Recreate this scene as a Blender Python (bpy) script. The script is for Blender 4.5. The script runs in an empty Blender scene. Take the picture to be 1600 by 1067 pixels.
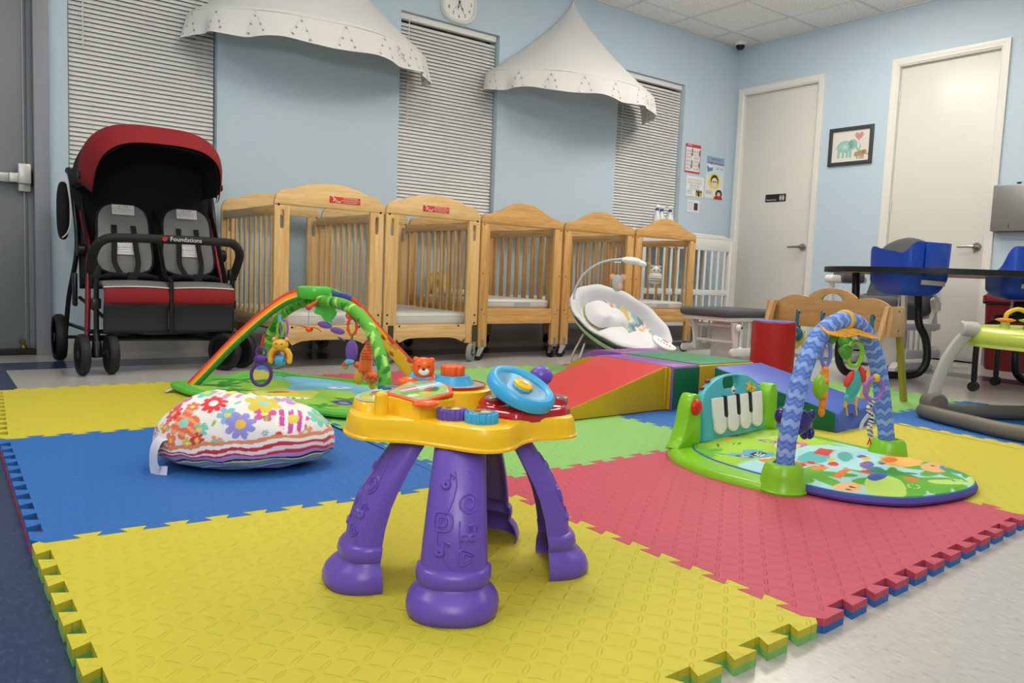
import bpy, bmesh, math, random
import numpy as np
from mathutils import Vector, Matrix, Euler
from math import sin, cos, pi, sqrt, radians as R
random.seed(7)
C = bpy.context.scene.collection
SC = bpy.context.scene

# ---------------------------------------------------------------- camera, world, exposure
CAM_H, YAW, PITCH, ROLL = 0.575, R(37.076), R(5.0626), R(2.3193)
cam = bpy.data.cameras.new('camera'); cam.sensor_width = 36; cam.lens = 36 * 1217.31 / 1600
cam.clip_start = 0.05
camo = bpy.data.objects.new('camera', cam); C.objects.link(camo)
r0 = Vector((cos(YAW), -sin(YAW), 0)); f0 = Vector((sin(YAW) * cos(PITCH), cos(YAW) * cos(PITCH), -sin(PITCH)))
u0 = r0.cross(f0)
cr = cos(ROLL) * r0 + sin(ROLL) * u0; cu = -sin(ROLL) * r0 + cos(ROLL) * u0
mw = Matrix.Identity(4)
for k in range(3):
    mw[k][0] = cr[k]; mw[k][1] = cu[k]; mw[k][2] = -f0[k]
mw.translation = Vector((0, 0, CAM_H)); camo.matrix_world = mw
SC.camera = camo
SC.cycles.transparent_max_bounces = 40
SC.view_settings.view_transform = 'Standard'; SC.view_settings.look = 'None'
SC.view_settings.exposure = 0.0; SC.view_settings.gamma = 1.0; SC.view_settings.use_curve_mapping = False
world = bpy.data.worlds.new('world'); SC.world = world; world.use_nodes = True
world.node_tree.nodes['Background'].inputs[0].default_value = (0.02, 0.022, 0.03, 1)
world.node_tree.nodes['Background'].inputs[1].default_value = 1.0
XL, XR, YF, YB, HC = -2.6, 6.646, -2.4, 5.167, 2.932
MT = 0.0259          # foam mat top
LAMP = 16.5           # brightness of the ceiling light diffusers
TROFFERS = [(-0.9, 2.4), (1.53, 2.7), (3.97, 2.7), (5.35, 3.3), (3.97, .26), (-0.9, -1.2)]

fl = bpy.data.lights.new('bounced_flash', 'AREA'); fl.energy = 48; fl.size = .5; fl.size_y = .5; fl.shape = 'RECTANGLE'; fl.color = (1., .98, .95)
flo = bpy.data.objects.new('bounced_flash', fl); C.objects.link(flo); flo.location = (-.5, -.7, 1.5)      # the photographer's flash, thrown off the ceiling
flo.rotation_euler = Vector((.52, .62, .85)).to_track_quat('-Z', 'Y').to_euler()

# ---------------------------------------------------------------- materials
def lin(c):
    if isinstance(c, str):
        c = c.lstrip('#'); c = [int(c[i:i + 2], 16) / 255 for i in (0, 2, 4)]
    return tuple((x / 12.92 if x <= .04045 else ((x + .055) / 1.055) ** 2.4) for x in c)
MATS = {}
def mat(name, col='#808080', rough=.5, metal=0., spec=.5, bump=0., bscale=60., coat=0., trans=0., alpha=1., sheen=0., emit=0., var=0., sss=0., ior=1.45):
    if name in MATS: return MATS[name]
    m = bpy.data.materials.new(name); m.use_nodes = True; nt = m.node_tree; b = nt.nodes['Principled BSDF']
    c = lin(col); b.inputs['Base Color'].default_value = (*c, 1); b.inputs['Roughness'].default_value = rough
    b.inputs['Metallic'].default_value = metal; b.inputs['Specular IOR Level'].default_value = spec
    b.inputs['Coat Weight'].default_value = coat; b.inputs['Transmission Weight'].default_value = trans
    b.inputs['Alpha'].default_value = alpha; b.inputs['Sheen Weight'].default_value = sheen; b.inputs['IOR'].default_value = ior
    if sss: b.inputs['Subsurface Weight'].default_value = sss; b.inputs['Subsurface Radius'].default_value = (.02, .02, .02)
    if emit:
        b.inputs['Emission Color'].default_value = (*c, 1); b.inputs['Emission Strength'].default_value = emit
    if bump or var:
        tc = nt.nodes.new('ShaderNodeTexCoord'); n = nt.nodes.new('ShaderNodeTexNoise'); n.inputs['Scale'].default_value = bscale
        n.inputs['Detail'].default_value = 4
        nt.links.new(tc.outputs['Object'], n.inputs['Vector'])
        if bump:
            bp = nt.nodes.new('ShaderNodeBump'); bp.inputs['Strength'].default_value = bump; bp.inputs['Distance'].default_value = .004
            nt.links.new(n.outputs['Fac'], bp.inputs['Height']); nt.links.new(bp.outputs['Normal'], b.inputs['Normal'])
        if var:
            rp = nt.nodes.new('ShaderNodeValToRGB'); rp.color_ramp.elements[0].position = .3; rp.color_ramp.elements[1].position = .7
            rp.color_ramp.elements[0].color = (*[x * (1 - var) for x in c], 1); rp.color_ramp.elements[1].color = (*[min(1, x * (1 + var)) for x in c], 1)
            nt.links.new(n.outputs['Fac'], rp.inputs['Fac']); nt.links.new(rp.outputs['Color'], b.inputs['Base Color'])
    MATS[name] = m; return m
def paintmat(name, rough=.7, bump=0., bscale=300., sheen=0.):
    m = mat(name, '#ffffff', rough, bump=bump, bscale=bscale, sheen=sheen)
    nt = m.node_tree; a = nt.nodes.new('ShaderNodeAttribute'); a.attribute_name = 'Col'
    nt.links.new(a.outputs['Color'], nt.nodes['Principled BSDF'].inputs['Base Color']); return m
def N(nt, kind, **kw):
    n = nt.nodes.new('ShaderNode' + kind)
    for k, v in kw.items():
        if k.startswith('i_'): n.inputs[int(k[2:])].default_value = v
        else: setattr(n, k, v)
    return n
def math_(nt, op, a, b=None, c=None):
    n = nt.nodes.new('ShaderNodeMath'); n.operation = op
    for i, x in enumerate((a, b, c)):
        if x is None: continue
        if isinstance(x, (int, float)): n.inputs[i].default_value = x
        else: nt.links.new(x, n.inputs[i])
    return n.outputs[0]

# ---------------------------------------------------------------- geometry helpers
def T(x=0, y=0, z=0): return Matrix.Translation((x, y, z))
def RX(a): return Matrix.Rotation(a, 4, 'X')
def RY(a): return Matrix.Rotation(a, 4, 'Y')
def RZ(a): return Matrix.Rotation(a, 4, 'Z')
def SCL(x, y, z): return Matrix.Diagonal((x, y, z, 1))
def frame(o, xa, za):            # matrix with given x and z axes
    z = Vector(za).normalized(); x = Vector(xa); x = (x - z * x.dot(z)).normalized(); y = z.cross(x)
    m = Matrix.Identity(4)
    for k in range(3): m[k][0] = x[k]; m[k][1] = y[k]; m[k][2] = z[k]; m[k][3] = o[k]
    return m
class G:
    def __init__(s, M=None): s.v = []; s.f = []; s.m = []; s.M = M or Matrix.Identity(4)
    def raw(s, vs, fs, mi=0, M=None):
        M = s.M @ M if M is not None else s.M
        o = len(s.v); s.v += [tuple(M @ Vector(p)) for p in vs]; flip = M.to_3x3().determinant() < 0
        for f in fs:
            f = [o + i for i in f]; s.f.append(f[::-1] if flip else f); s.m.append(mi)
        return s
    def bm(s, b, mi=0, M=None):
        b.verts.ensure_lookup_table(); b.verts.index_update()
        s.raw([v.co[:] for v in b.verts], [[v.index for v in f.verts] for f in b.faces], mi, M); b.free(); return s
    def box(s, c, d, bev=0., M=None, mi=0, seg=2):
        b = bmesh.new(); bmesh.ops.create_cube(b, size=1)
        for v in b.verts: v.co = Vector((v.co.x * d[0], v.co.y * d[1], v.co.z * d[2]))
        if bev: bmesh.ops.bevel(b, geom=b.edges[:], offset=min(bev, min(d) * .49), segments=seg, affect='EDGES', profile=.5)
        return s.bm(b, mi, (M or Matrix.Identity(4)) @ T(*c))
    def prism(s, poly, h, M=None, mi=0, bev=0., holes=(), seg=2):   # polygon in xy, extruded 0..h in z
        b = bmesh.new(); E = []
        for lp in [poly] + list(holes):
            vs = [b.verts.new((p[0], p[1], 0)) for p in lp]; E += [b.edges.new((vs[i], vs[(i + 1) % len(vs)])) for i in range(len(vs))]
        if holes: bmesh.ops.triangle_fill(b, use_beauty=True, use_dissolve=False, edges=E, normal=(0, 0, 1))
        else: b.faces.new(b.verts[:])
        bmesh.ops.recalc_face_normals(b, faces=b.faces[:])
        fs = b.faces[:]
        if fs[0].normal.z > 0:
            for f in fs: f.normal_flip()
        r = bmesh.ops.extrude_face_region(b, geom=fs, use_keep_orig=True)
        for g in r['geom']:
            if isinstance(g, bmesh.types.BMVert): g.co.z = h
        bmesh.ops.recalc_face_normals(b, faces=b.faces[:])
        if bev:
            ed = [e for e in b.edges if len(e.link_faces) == 2 and abs(e.verts[0].co.z - e.verts[1].co.z) < 1e-9 and any(abs(f.normal.z) < .5 for f in e.link_faces) and any(abs(f.normal.z) > .5 for f in e.link_faces)]
            bmesh.ops.bevel(b, geom=ed, offset=bev, segments=seg, affect='EDGES', profile=.5)
        return s.bm(b, mi, M)
    def lathe(s, prof, seg=24, M=None, mi=0, a0=0., a1=2 * pi, sx=1., sy=1.):
        full = abs(a1 - a0 - 2 * pi) < 1e-6; n = seg if full else seg + 1; vs = []; fs = []
        for r, z in prof:
            for k in range(n):
                a = a0 + (a1 - a0) * k / seg; vs.append((r * cos(a) * sx, r * sin(a) * sy, z))
        for i in range(len(prof) - 1):
            for k in range(seg):
                k2 = (k + 1) % n; fs.append([i * n + k, i * n + k2, (i + 1) * n + k2, (i + 1) * n + k])
        if full:
            if prof[0][0] > 1e-6: fs.append(list(range(n))[::-1])
            if prof[-1][0] > 1e-6: fs.append([(len(prof) - 1) * n + k for k in range(n)])
        return s.raw(vs, fs, mi, M)
    def cyl(s, p0, p1, r, r1=None, seg=16, mi=0, bev=0.):
        p0, p1 = Vector(p0), Vector(p1); L = (p1 - p0).length; r1 = r if r1 is None else r1; z = (p1 - p0)
        x = Vector((1, 0, 0)) if abs(z.normalized().x) < .9 else Vector((0, 1, 0))
        pr = [(r - bev, 0), (r, bev), (r1, L - bev), (r1 - bev, L)] if bev else [(r, 0), (r1, L)]
        return s.lathe(pr, seg, frame(p0, x, z), mi)
    def ell(s, c, rad, M=None, mi=0, seg=20, rings=12, e=1.):
        pr = []
        for i in range(rings + 1):
            a = -pi / 2 + pi * i / rings; pr.append((max(0, cos(a)) ** e, (abs(sin(a)) ** e) * (1 if a > 0 else -1)))
        pr[0] = (0, -1); pr[-1] = (0, 1)
        if isinstance(rad, (int, float)): rad = (rad,) * 3
        return s.lathe(pr, seg, (M or Matrix.Identity(4)) @ T(*c) @ SCL(*rad), mi)
    def sweep(s, pts, prof, mi=0, up=(0, 0, 1), closed=False, scl=None, caps=True, closedprof=True, twist=None):
        P = [Vector(p) for p in pts]; n = len(P); m = len(prof); vs = []; fs = []; U = Vector(up)
        for i, p in enumerate(P):
            a = P[i - 1] if (i or closed) else P[0]; b = P[(i + 1) % n] if (i < n - 1 or closed) else P[-1]
            t = (b - a).normalized(); side = t.cross(U)
            if side.length < 1e-4: side = t.cross(Vector((1, .1, 0)))
            side.normalize(); w = side.cross(t).normalized()
            if up is PT:            # parallel transport
                pass
            sc = scl[i] if scl else 1.
            sa, sb = sc if isinstance(sc, tuple) else (sc, sc)
            tw = twist[i] if twist else 0.
            for q in prof:
                qa, qb = q[0] * sa, q[1] * sb
                if tw: qa, qb = qa * cos(tw) - qb * sin(tw), qa * sin(tw) + qb * cos(tw)
                vs.append(p + side * qa + w * qb)
        for i in range(n if closed else n - 1):
            j = (i + 1) % n
            for k in range(m if closedprof else m - 1):
                l = (k + 1) % m; fs.append([i * m + k, i * m + l, j * m + l, j * m + k])
        if caps and not closed and closedprof:
            fs.append(list(range(m))[::-1]); fs.append([(n - 1) * m + k for k in range(m)])
        return s.raw(vs, fs, mi)
    def tube(s, pts, r, seg=10, mi=0, closed=False, caps=True, M=None):
        P = [Vector(p) for p in pts]
        if M is not None: P = [M @ p for p in P]
        n = len(P); rr = r if isinstance(r, (list, tuple)) else [r] * n; vs = []; fs = []
        t0 = (P[1] - P[0]).normalized(); nrm = t0.orthogonal().normalized(); pt = t0
        for i, p in enumerate(P):
            a = P[i - 1] if (i or closed) else P[0]; b = P[(i + 1) % n] if (i < n - 1 or closed) else P[-1]
            t = (b - a).normalized()
            if i: nrm = pt.rotation_difference(t) @ nrm
            nrm = (nrm - t * nrm.dot(t)).normalized(); pt = t; bi = t.cross(nrm)
            for k in range(seg):
                an = 2 * pi * k / seg; vs.append(p + (nrm * cos(an) + bi * sin(an)) * rr[i])
        for i in range(n if closed else n - 1):
            j = (i + 1) % n; off = 0
            if closed and j == 0:     # best match of the seam
                off = min(range(seg), key=lambda o: (vs[i * seg] - vs[o]).length)
            for k in range(seg):
                l = (k + 1) % seg; fs.append([i * seg + k, i * seg + l, j * seg + (l + off) % seg, j * seg + (k + off) % seg])
        if caps and not closed:
            fs.append(list(range(seg))[::-1]); fs.append([(n - 1) * seg + k for k in range(seg)])
        return s.raw(vs, fs, mi)
    def grid(s, fn, nu, nv, mi=0, cu=False, cv=False, M=None):
        vs = []; fs = []; a = nu if cu else nu + 1; b = nv if cv else nv + 1
        for i in range(a):
            for j in range(b): vs.append(fn(i / nu, j / nv))
        for i in range(nu):
            for j in range(nv):
                i2 = (i + 1) % a; j2 = (j + 1) % b; fs.append([i * b + j, i2 * b + j, i2 * b + j2, i * b + j2])
        return s.raw(vs, fs, mi, M)
PT = object()
def circ(r, n=12, sx=1., sy=1.): return [(r * cos(2 * pi * k / n) * sx, r * sin(2 * pi * k / n) * sy) for k in range(n)]
def rrect(w, h, r, n=4, cx=0., cy=0.):
    o = []
    for (x, y, a) in ((w / 2 - r, -h / 2 + r, -90), (w / 2 - r, h / 2 - r, 0), (-w / 2 + r, h / 2 - r, 90), (-w / 2 + r, -h / 2 + r, 180)):
        for k in range(n + 1):
            t = R(a + 90 * k / n); o.append((cx + x + r * cos(t), cy + y + r * sin(t)))
    return o
def spline(pts, n=8, closed=False):
    P = [Vector(p) for p in pts]; o = []; L = len(P)
    for i in range(L if closed else L - 1):
        if closed: a, b, c, d = P[i - 1], P[i], P[(i + 1) % L], P[(i + 2) % L]
        else: a, b, c, d = P[max(i - 1, 0)], P[i], P[i + 1], P[min(i + 2, L - 1)]
        for k in range(n):
            t = k / n; o.append(.5 * ((2 * b) + (-a + c) * t + (2 * a - 5 * b + 4 * c - d) * t * t + (-a + 3 * b - 3 * c + d) * t ** 3))
    if not closed: o.append(P[-1])
    return o
def sp2(pts, n=6, closed=True): return [(p.x, p.y) for p in spline([(a, b, 0) for a, b in pts], n, closed)]

def ob(name, g, mats, parent=None, smooth=40, solid=0., sub=0, loc=None, label=None, off=0.):
    me = bpy.data.meshes.new(name); me.from_pydata(g.v, [], g.f); me.polygons.foreach_set('material_index', g.m)
    if not isinstance(mats, (list, tuple)): mats = [mats]
    for m in mats: me.materials.append(m)
    me.update()
    if smooth:
        me.shade_smooth()
        if smooth < 180: me.set_sharp_from_angle(angle=R(smooth))
    o = bpy.data.objects.new(name, me); C.objects.link(o)
    if parent: o.parent = parent
    if loc is not None: o.location = loc
    if solid:
        md = o.modifiers.new('thickness', 'SOLIDIFY'); md.thickness = solid; md.offset = off
    if sub:
        md = o.modifiers.new('subdivision', 'SUBSURF'); md.levels = sub; md.render_levels = sub
    if label: o['label'] = label
    return o
def tag(o, label, cat, group=None):
    o['label'] = label; o['category'] = cat
    if group: o['group'] = group
    return o
def thing(name, label, cat, loc=(0, 0, 0), rz=0., group=None):
    o = bpy.data.objects.new(name, None); C.objects.link(o); o.location = loc; o.rotation_euler = (0, 0, rz); o.empty_display_size = .05
    return tag(o, label, cat, group)
def struct(name, g, mats, parent=None, smooth=30):
    o = ob(name, g, mats, parent, smooth)
    if not parent: o['kind'] = 'structure'
    return o
def kids(o): return [c for c in C.objects if c.parent == o]
def dup(root, loc, rz=None, label=None, group=None):
    r = root.copy(); C.objects.link(r); r.location = loc
    if rz is not None: r.rotation_euler = (0, 0, rz)
    if label: r['label'] = label
    if group: r['group'] = group
    for ch in kids(root):
        c = ch.copy(); C.objects.link(c); c.parent = r
        for g in kids(ch):
            d = g.copy(); C.objects.link(d); d.parent = c
    return r
def text(name, body, size, M, mt, parent=None, depth=.0006, align='CENTER', sx=1.):
    cu = bpy.data.curves.new(name, 'FONT'); cu.body = body; cu.size = size; cu.align_x = align; cu.align_y = 'CENTER'; cu.extrude = depth
    cu.resolution_u = 3
    t = bpy.data.objects.new(name, cu); C.objects.link(t)
    dg = bpy.context.evaluated_depsgraph_get(); dg.update(); me = bpy.data.meshes.new_from_object(t.evaluated_get(dg))
    bpy.data.objects.remove(t); me.transform(M @ SCL(sx, 1, 1)); me.materials.clear(); me.materials.append(mt); me.name = name
    o = bpy.data.objects.new(name, me); C.objects.link(o)
    if parent: o.parent = parent
    return o
# ---------------------------------------------------------------- painting printed patterns onto fine meshes
class Paint:
    def __init__(s, u, v, base): s.u = np.asarray(u, float); s.v = np.asarray(v, float); s.c = np.tile(np.array(lin(base)), (len(s.u), 1))
    def put(s, m, col): s.c[m] = lin(col); return s
    def loc(s, x, y, a): du, dv = s.u - x, s.v - y; return du * cos(a) + dv * sin(a), -du * sin(a) + dv * cos(a)
    def ell(s, x, y, rx, ry, col, a=0.):
        p, q = s.loc(x, y, a); return s.put((p / rx) ** 2 + (q / ry) ** 2 < 1, col)
    def rect(s, x, y, w, h, col, a=0.):
        p, q = s.loc(x, y, a); return s.put((abs(p) < w / 2) & (abs(q) < h / 2), col)
    def ring(s, x, y, r, w, col):
        d = np.hypot(s.u - x, s.v - y); return s.put(abs(d - r) < w / 2, col)
    def flower(s, x, y, r, n, col, mid='#f2d34a', a=0., thin=.35, stripe=None, midr=.28):
        p, q = s.loc(x, y, a); d = np.hypot(p, q); t = np.arctan2(q, p)
        m = d < r * (1 - 1.7 * thin + 1.7 * thin * np.abs(np.cos(n * t / 2)) ** .6); s.put(m, col)
        if stripe: s.put(m & (np.sin((p + q) / r * 9) > .2), stripe)
        return s.put(d < r * midr, mid)
    def poly(s, pts, col):
        x, y = s.u, s.v; ins = np.zeros(len(x), bool); n = len(pts)
        for i in range(n):
            (x1, y1), (x2, y2) = pts[i], pts[(i + 1) % n]
            if y1 == y2: continue
            ins ^= ((y1 > y) != (y2 > y)) & (x < (x2 - x1) * (y - y1) / (y2 - y1) + x1)
        return s.put(ins, col)
    def line(s, pts, w, col):
        m = np.zeros(len(s.u), bool)
        for (a, b), (c, d) in zip(pts[:-1], pts[1:]):
            L2 = (c - a) ** 2 + (d - b) ** 2 + 1e-12; t = np.clip(((s.u - a) * (c - a) + (s.v - b) * (d - b)) / L2, 0, 1)
            m |= np.hypot(s.u - a - t * (c - a), s.v - b - t * (d - b)) < w / 2
        return s.put(m, col)
    def apply(s, me):
        a = me.color_attributes.new('Col', 'FLOAT_COLOR', 'POINT'); d = np.ones((len(s.u), 4), np.float32); d[:, :3] = s.c; a.data.foreach_set('color', d.ravel())
# ================================================================ ROOM
def wall_mat():
    return mat('pale blue wall paint', '#bdd0de', .6, bump=.12, bscale=180, spec=.3)
def floor_mat():
    m = mat('vinyl floor tile', '#cfcdc8', .22, spec=.5); nt = m.node_tree; L = nt.links; b = nt.nodes['Principled BSDF']
    tc = N(nt, 'TexCoord'); sep = N(nt, 'SeparateXYZ'); L.new(tc.outputs['Object'], sep.inputs[0]); X, Y = sep.outputs[0], sep.outputs[1]
    def band(c, lo, hi): return math_(nt, 'MULTIPLY', math_(nt, 'GREATER_THAN', c, lo), math_(nt, 'LESS_THAN', c, hi))
    # navy border, one tile wide, running round the room a tile in from the walls
    inx = band(X, -.30, 5.76); iny = band(Y, -2.0, 4.79); inn = math_(nt, 'MULTIPLY', inx, iny)
    core = math_(nt, 'MULTIPLY', band(X, .305, 5.46), band(Y, -1.7, 4.48)); ring = math_(nt, 'SUBTRACT', inn, core)
    mp = N(nt, 'Mapping'); mp.inputs['Scale'].default_value = (110, 50, 1); mp.inputs['Rotation'].default_value = (0, 0, .6); L.new(tc.outputs['Object'], mp.inputs[0])
    n1 = N(nt, 'TexNoise'); n1.inputs['Scale'].default_value = 1.; n1.inputs['Detail'].default_value = 3; L.new(mp.outputs[0], n1.inputs['Vector'])
    def ramp(pos_cols, fac):
        r = N(nt, 'ValToRGB'); e = r.color_ramp.elements
        while len(e) < len(pos_cols): e.new(.5)
        for k, (p, c) in enumerate(pos_cols): e[k].position = p; e[k].color = (*lin(c), 1)
        L.new(fac, r.inputs[0]); return r.outputs[0]
    light = ramp([(0., '#8f8c86'), (.30, '#a19e97'), (.36, '#b1aeaa'), (.62, '#b8b5b0'), (.70, '#c1bfba')], n1.outputs['Fac'])
    navy = ramp([(0., '#1d2740'), (.4, '#2b3a5a'), (.6, '#2f3f60'), (.75, '#42516f')], n1.outputs['Fac'])
    mx = N(nt, 'Mix', data_type='RGBA'); L.new(ring, mx.inputs[0]); L.new(light, mx.inputs[6]); L.new(navy, mx.inputs[7])
    # tile seams every 305 mm
    def seam(c, o): return math_(nt, 'LESS_THAN', math_(nt, 'ABSOLUTE', math_(nt, 'SUBTRACT', math_(nt, 'FRACT', math_(nt, 'DIVIDE', math_(nt, 'ADD', c, o), .305)), .5)), .004)
    se = math_(nt, 'MAXIMUM', seam(X, 10.0 * .305 - .1525), seam(Y, 10.0 * .305 - .1 - .03))
    mx2 = N(nt, 'Mix', data_type='RGBA'); L.new(math_(nt, 'MULTIPLY', se, .10), mx2.inputs[0]); L.new(mx.outputs[2], mx2.inputs[6]); mx2.inputs[7].default_value = (.12, .12, .12, 1)
    L.new(mx2.outputs[2], b.inputs['Base Color'])
    n2 = N(nt, 'TexNoise'); n2.inputs['Scale'].default_value = 3.; L.new(tc.outputs['Object'], n2.inputs['Vector'])
    bp = N(nt, 'Bump'); bp.inputs['Strength'].default_value = .08; bp.inputs['Distance'].default_value = .02; L.new(n2.outputs['Fac'], bp.inputs['Height']); L.new(bp.outputs[0], b.inputs['Normal'])
    return m
def ceil_mat():
    m = mat('mineral fibre ceiling tile', '#f0f1ef', .9, spec=.1); nt = m.node_tree; L = nt.links; b = nt.nodes['Principled BSDF']
    tc = N(nt, 'TexCoord'); n = N(nt, 'TexNoise'); n.inputs['Scale'].default_value = 90; n.inputs['Detail'].default_value = 6; L.new(tc.outputs['Object'], n.inputs['Vector'])
    r = N(nt, 'ValToRGB'); r.color_ramp.elements[0].position = .36; r.color_ramp.elements[0].color = (*lin('#d4d6d5'), 1); r.color_ramp.elements[1].position = .5; r.color_ramp.elements[1].color = (*lin('#f3f4f2'), 1)
    L.new(n.outputs['Fac'], r.inputs[0]); L.new(r.outputs[0], b.inputs['Base Color'])
    bp = N(nt, 'Bump'); bp.inputs['Strength'].default_value = .3; bp.inputs['Distance'].default_value = .004; L.new(n.outputs['Fac'], bp.inputs['Height']); L.new(bp.outputs[0], b.inputs['Normal'])
    return m
WALL = wall_mat(); WHITE = mat('white gloss trim paint', '#e2e1dc', .35, bump=.05, bscale=30)
g = G(); g.raw([(XL, YF, 0), (XR, YF, 0), (XR, YB, 0), (XL, YB, 0)], [(0, 1, 2, 3)]); struct('floor', g, floor_mat(), smooth=0)
g = G(); g.raw([(XL, YF, HC), (XR, YF, HC), (XR, YB + .1, HC), (XL, YB + .1, HC)], [(3, 2, 1, 0)]); struct('ceiling', g, ceil_mat(), smooth=0)
g = G()
GX, GY = 6.19, 4.90       # ceiling grid origin
for k in range(-15, 2):
    x = GX + .61 * k
    if XL < x < XR: g.box((x, (YF + YB) / 2, HC - .001), (.024, YB - YF, .006))
for k in range(-6, 2):
    y = GY - .02 + 1.0 * .61 * k * 2 / 2
for k in range(-13, 1):
    y = GY + .61 * k
    if YF < y < YB: g.box(((XL + XR) / 2, y, HC - .001), (XR - XL, .024, .0065))
g.box(((XL + XR) / 2, YB - .01, HC - .004), (XR - XL, .02, .012)); g.box((XR - .01, (YF + YB) / 2, HC - .004), (.02, YB - YF, .012))
struct('trim_1', g, mat('white ceiling grid', '#d5d8d8', .5), smooth=0)
# back wall with three window openings and a door opening
WX = [(.672, 1.497), (2.786, 3.665), (4.985, 5.866)]; WZ0, WZ1, WD = .985, 2.428, .13
DL0, DL1, DLZ = -.47, .53, 2.15   # steel door opening in the back wall
g = G(); th = .2
def wbox(x0, x1, z0, z1): g.box(((x0 + x1) / 2, YB + th / 2, (z0 + z1) / 2), (x1 - x0, th, z1 - z0))
wbox(XL, DL0, 0, HC); wbox(DL0, DL1, DLZ, HC); wbox(DL1, WX[0][0], 0, HC)
for a, (x0, x1) in enumerate(WX):
    wbox(x0, x1, 0, WZ0); wbox(x0, x1, WZ1, HC)
    nx = WX[a + 1][0] if a < 2 else XR + .2
    wbox(x1, nx, 0, HC)
struct('wall_back', g, WALL, smooth=0)
D1 = (4.245, 5.065); D2 = (2.706, 3.494); DH = 2.445      # leaf spans in y on the right wall
g = G()
def rbox(y0, y1, z0, z1): g.box((XR + .1, (y0 + y1) / 2, (z0 + z1) / 2), (.2, y1 - y0, z1 - z0))
rbox(YF, D2[0], 0, HC); rbox(D2[0], D2[1], DH, HC); rbox(D2[1], D1[0], 0, HC); rbox(D1[0], D1[1], DH, HC); rbox(D1[1], YB, 0, HC)
struct('wall_right', g, WALL, smooth=0)
g = G(); g.box((XL - .1, (YF + YB) / 2, HC / 2), (.2, YB - YF, HC)); struct('wall_left', g, WALL, smooth=0)
g = G(); g.box(((XL + XR) / 2, YF - .1, HC / 2), (XR - XL, .2, HC)); struct('wall_front', g, WALL, smooth=0)
BASE = mat('cream vinyl baseboard', '#cdc9c6', .45)
def bboard(name, a, b):
    g = G(); a = Vector(a); b = Vector(b); d = (b - a); L = d.length; n = Vector((-d.y, d.x, 0)).normalized()
    g.sweep([a, b], [(0, 0), (-.012, 0), (-.009, .006), (-.005, .012), (-.004, .095), (0, .1)])
    struct(name, g, BASE)
bboard('baseboard_back', (DL1 + .07, YB, 0), (XR, YB, 0))
bboard('baseboard_right', (XR, D1[0] - .07, 0), (XR, D2[1] + .07, 0)); bboard('baseboard_front', (XR, D2[0] - .07, 0), (XR, YF, 0))
# windows: dark glass behind the blinds, frame
NIGHT = mat('dark night window glass', '#1a2026', .08)
ALU = mat('brushed aluminium', '#9ba0a6', .35, metal=.9)
for i, (x0, x1) in enumerate(WX):
    g = G(); y = YB + .15
    for (cx, cz, w, h) in (((x0 + x1) / 2, WZ0 + .025, x1 - x0, .05), ((x0 + x1) / 2, WZ1 - .025, x1 - x0, .05), (x0 + .025, (WZ0 + WZ1) / 2, .05, WZ1 - WZ0), (x1 - .025, (WZ0 + WZ1) / 2, .05, WZ1 - WZ0)):
        g.box((cx, y, cz), (w, .04, h), .003)
    w = struct('window_%d' % (i + 1), g, ALU)
    g = G(); g.box(((x0 + x1) / 2, y + .01, (WZ0 + WZ1) / 2), (x1 - x0, .006, WZ1 - WZ0)); ob('pane', g, NIGHT, w, 0)
# venetian blinds
BL = mat('white vinyl blind slat', '#e3e3e1', .4, sss=.0)
CORD = mat('white blind cord', '#d8d8d4', .7)
def blind(x0, x1, label, wand):
    t = thing('venetian_blind', label, 'window blind', ((x0 + x1) / 2, YB + .055, WZ0), 0, 'mini blinds in the back wall windows')
    w = x1 - x0 - .02; H = WZ1 - WZ0
    g = G(); g.box((0, 0, H - .024), (w, .05, .044), .004); ob('headrail', g, BL, t)
    g = G(); n = int((H - .075) / .0262); vs = []
    sl = [(-.0165 + .033 * k / 4, .0024 * (1 - ((k - 2) / 2) ** 2)) for k in range(5)]; A = R(57)
    for k in range(n):
        z = .022 + k * .0262
        for (u, v) in sl: pass
        pr = [(u * cos(A) - v * sin(A), u * sin(A) + v * cos(A) * .3) for u, v in sl]
        o = len(g.v)
        for x in (-w / 2, w / 2):
            for (py, pz) in pr: g.v.append((x, py, z + pz + .006))
        for q in range(4): g.f.append([o + q, o + q + 1, o + 5 + q + 1, o + 5 + q]); g.m.append(0)
    ob('slats', g, BL, t, 60)
    g = G(); g.box((0, 0, .006), (w, .03, .014), .003); ob('bottom_rail', g, BL, t)
    g = G()
    for x in (-w * .36, 0, w * .36):
        for dy in (-.0165, .0165): g.cyl((x, dy, .01), (x, dy, H - .03), .0008, seg=5)
    ob('ladder_cord', g, CORD, t)
    if wand:
        g = G(); g.cyl((-w / 2 + .07, -.032, H - .05), (-w / 2 + .07, -.032, H - .05 - wand), .004, seg=6); g.cyl((-w / 2 + .07, -.032, H - .03), (-w / 2 + .07, -.032, H - .05), .0025, seg=6); ob('tilt_wand', g, CORD, t)
    return t
blind(*WX[0], 'white venetian blind behind the red double stroller', .62)
blind(*WX[1], 'white venetian blind under the round wall clock', .75)
blind(*WX[2], 'white venetian blind nearest the room corner and the wall posters', .7)
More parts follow.
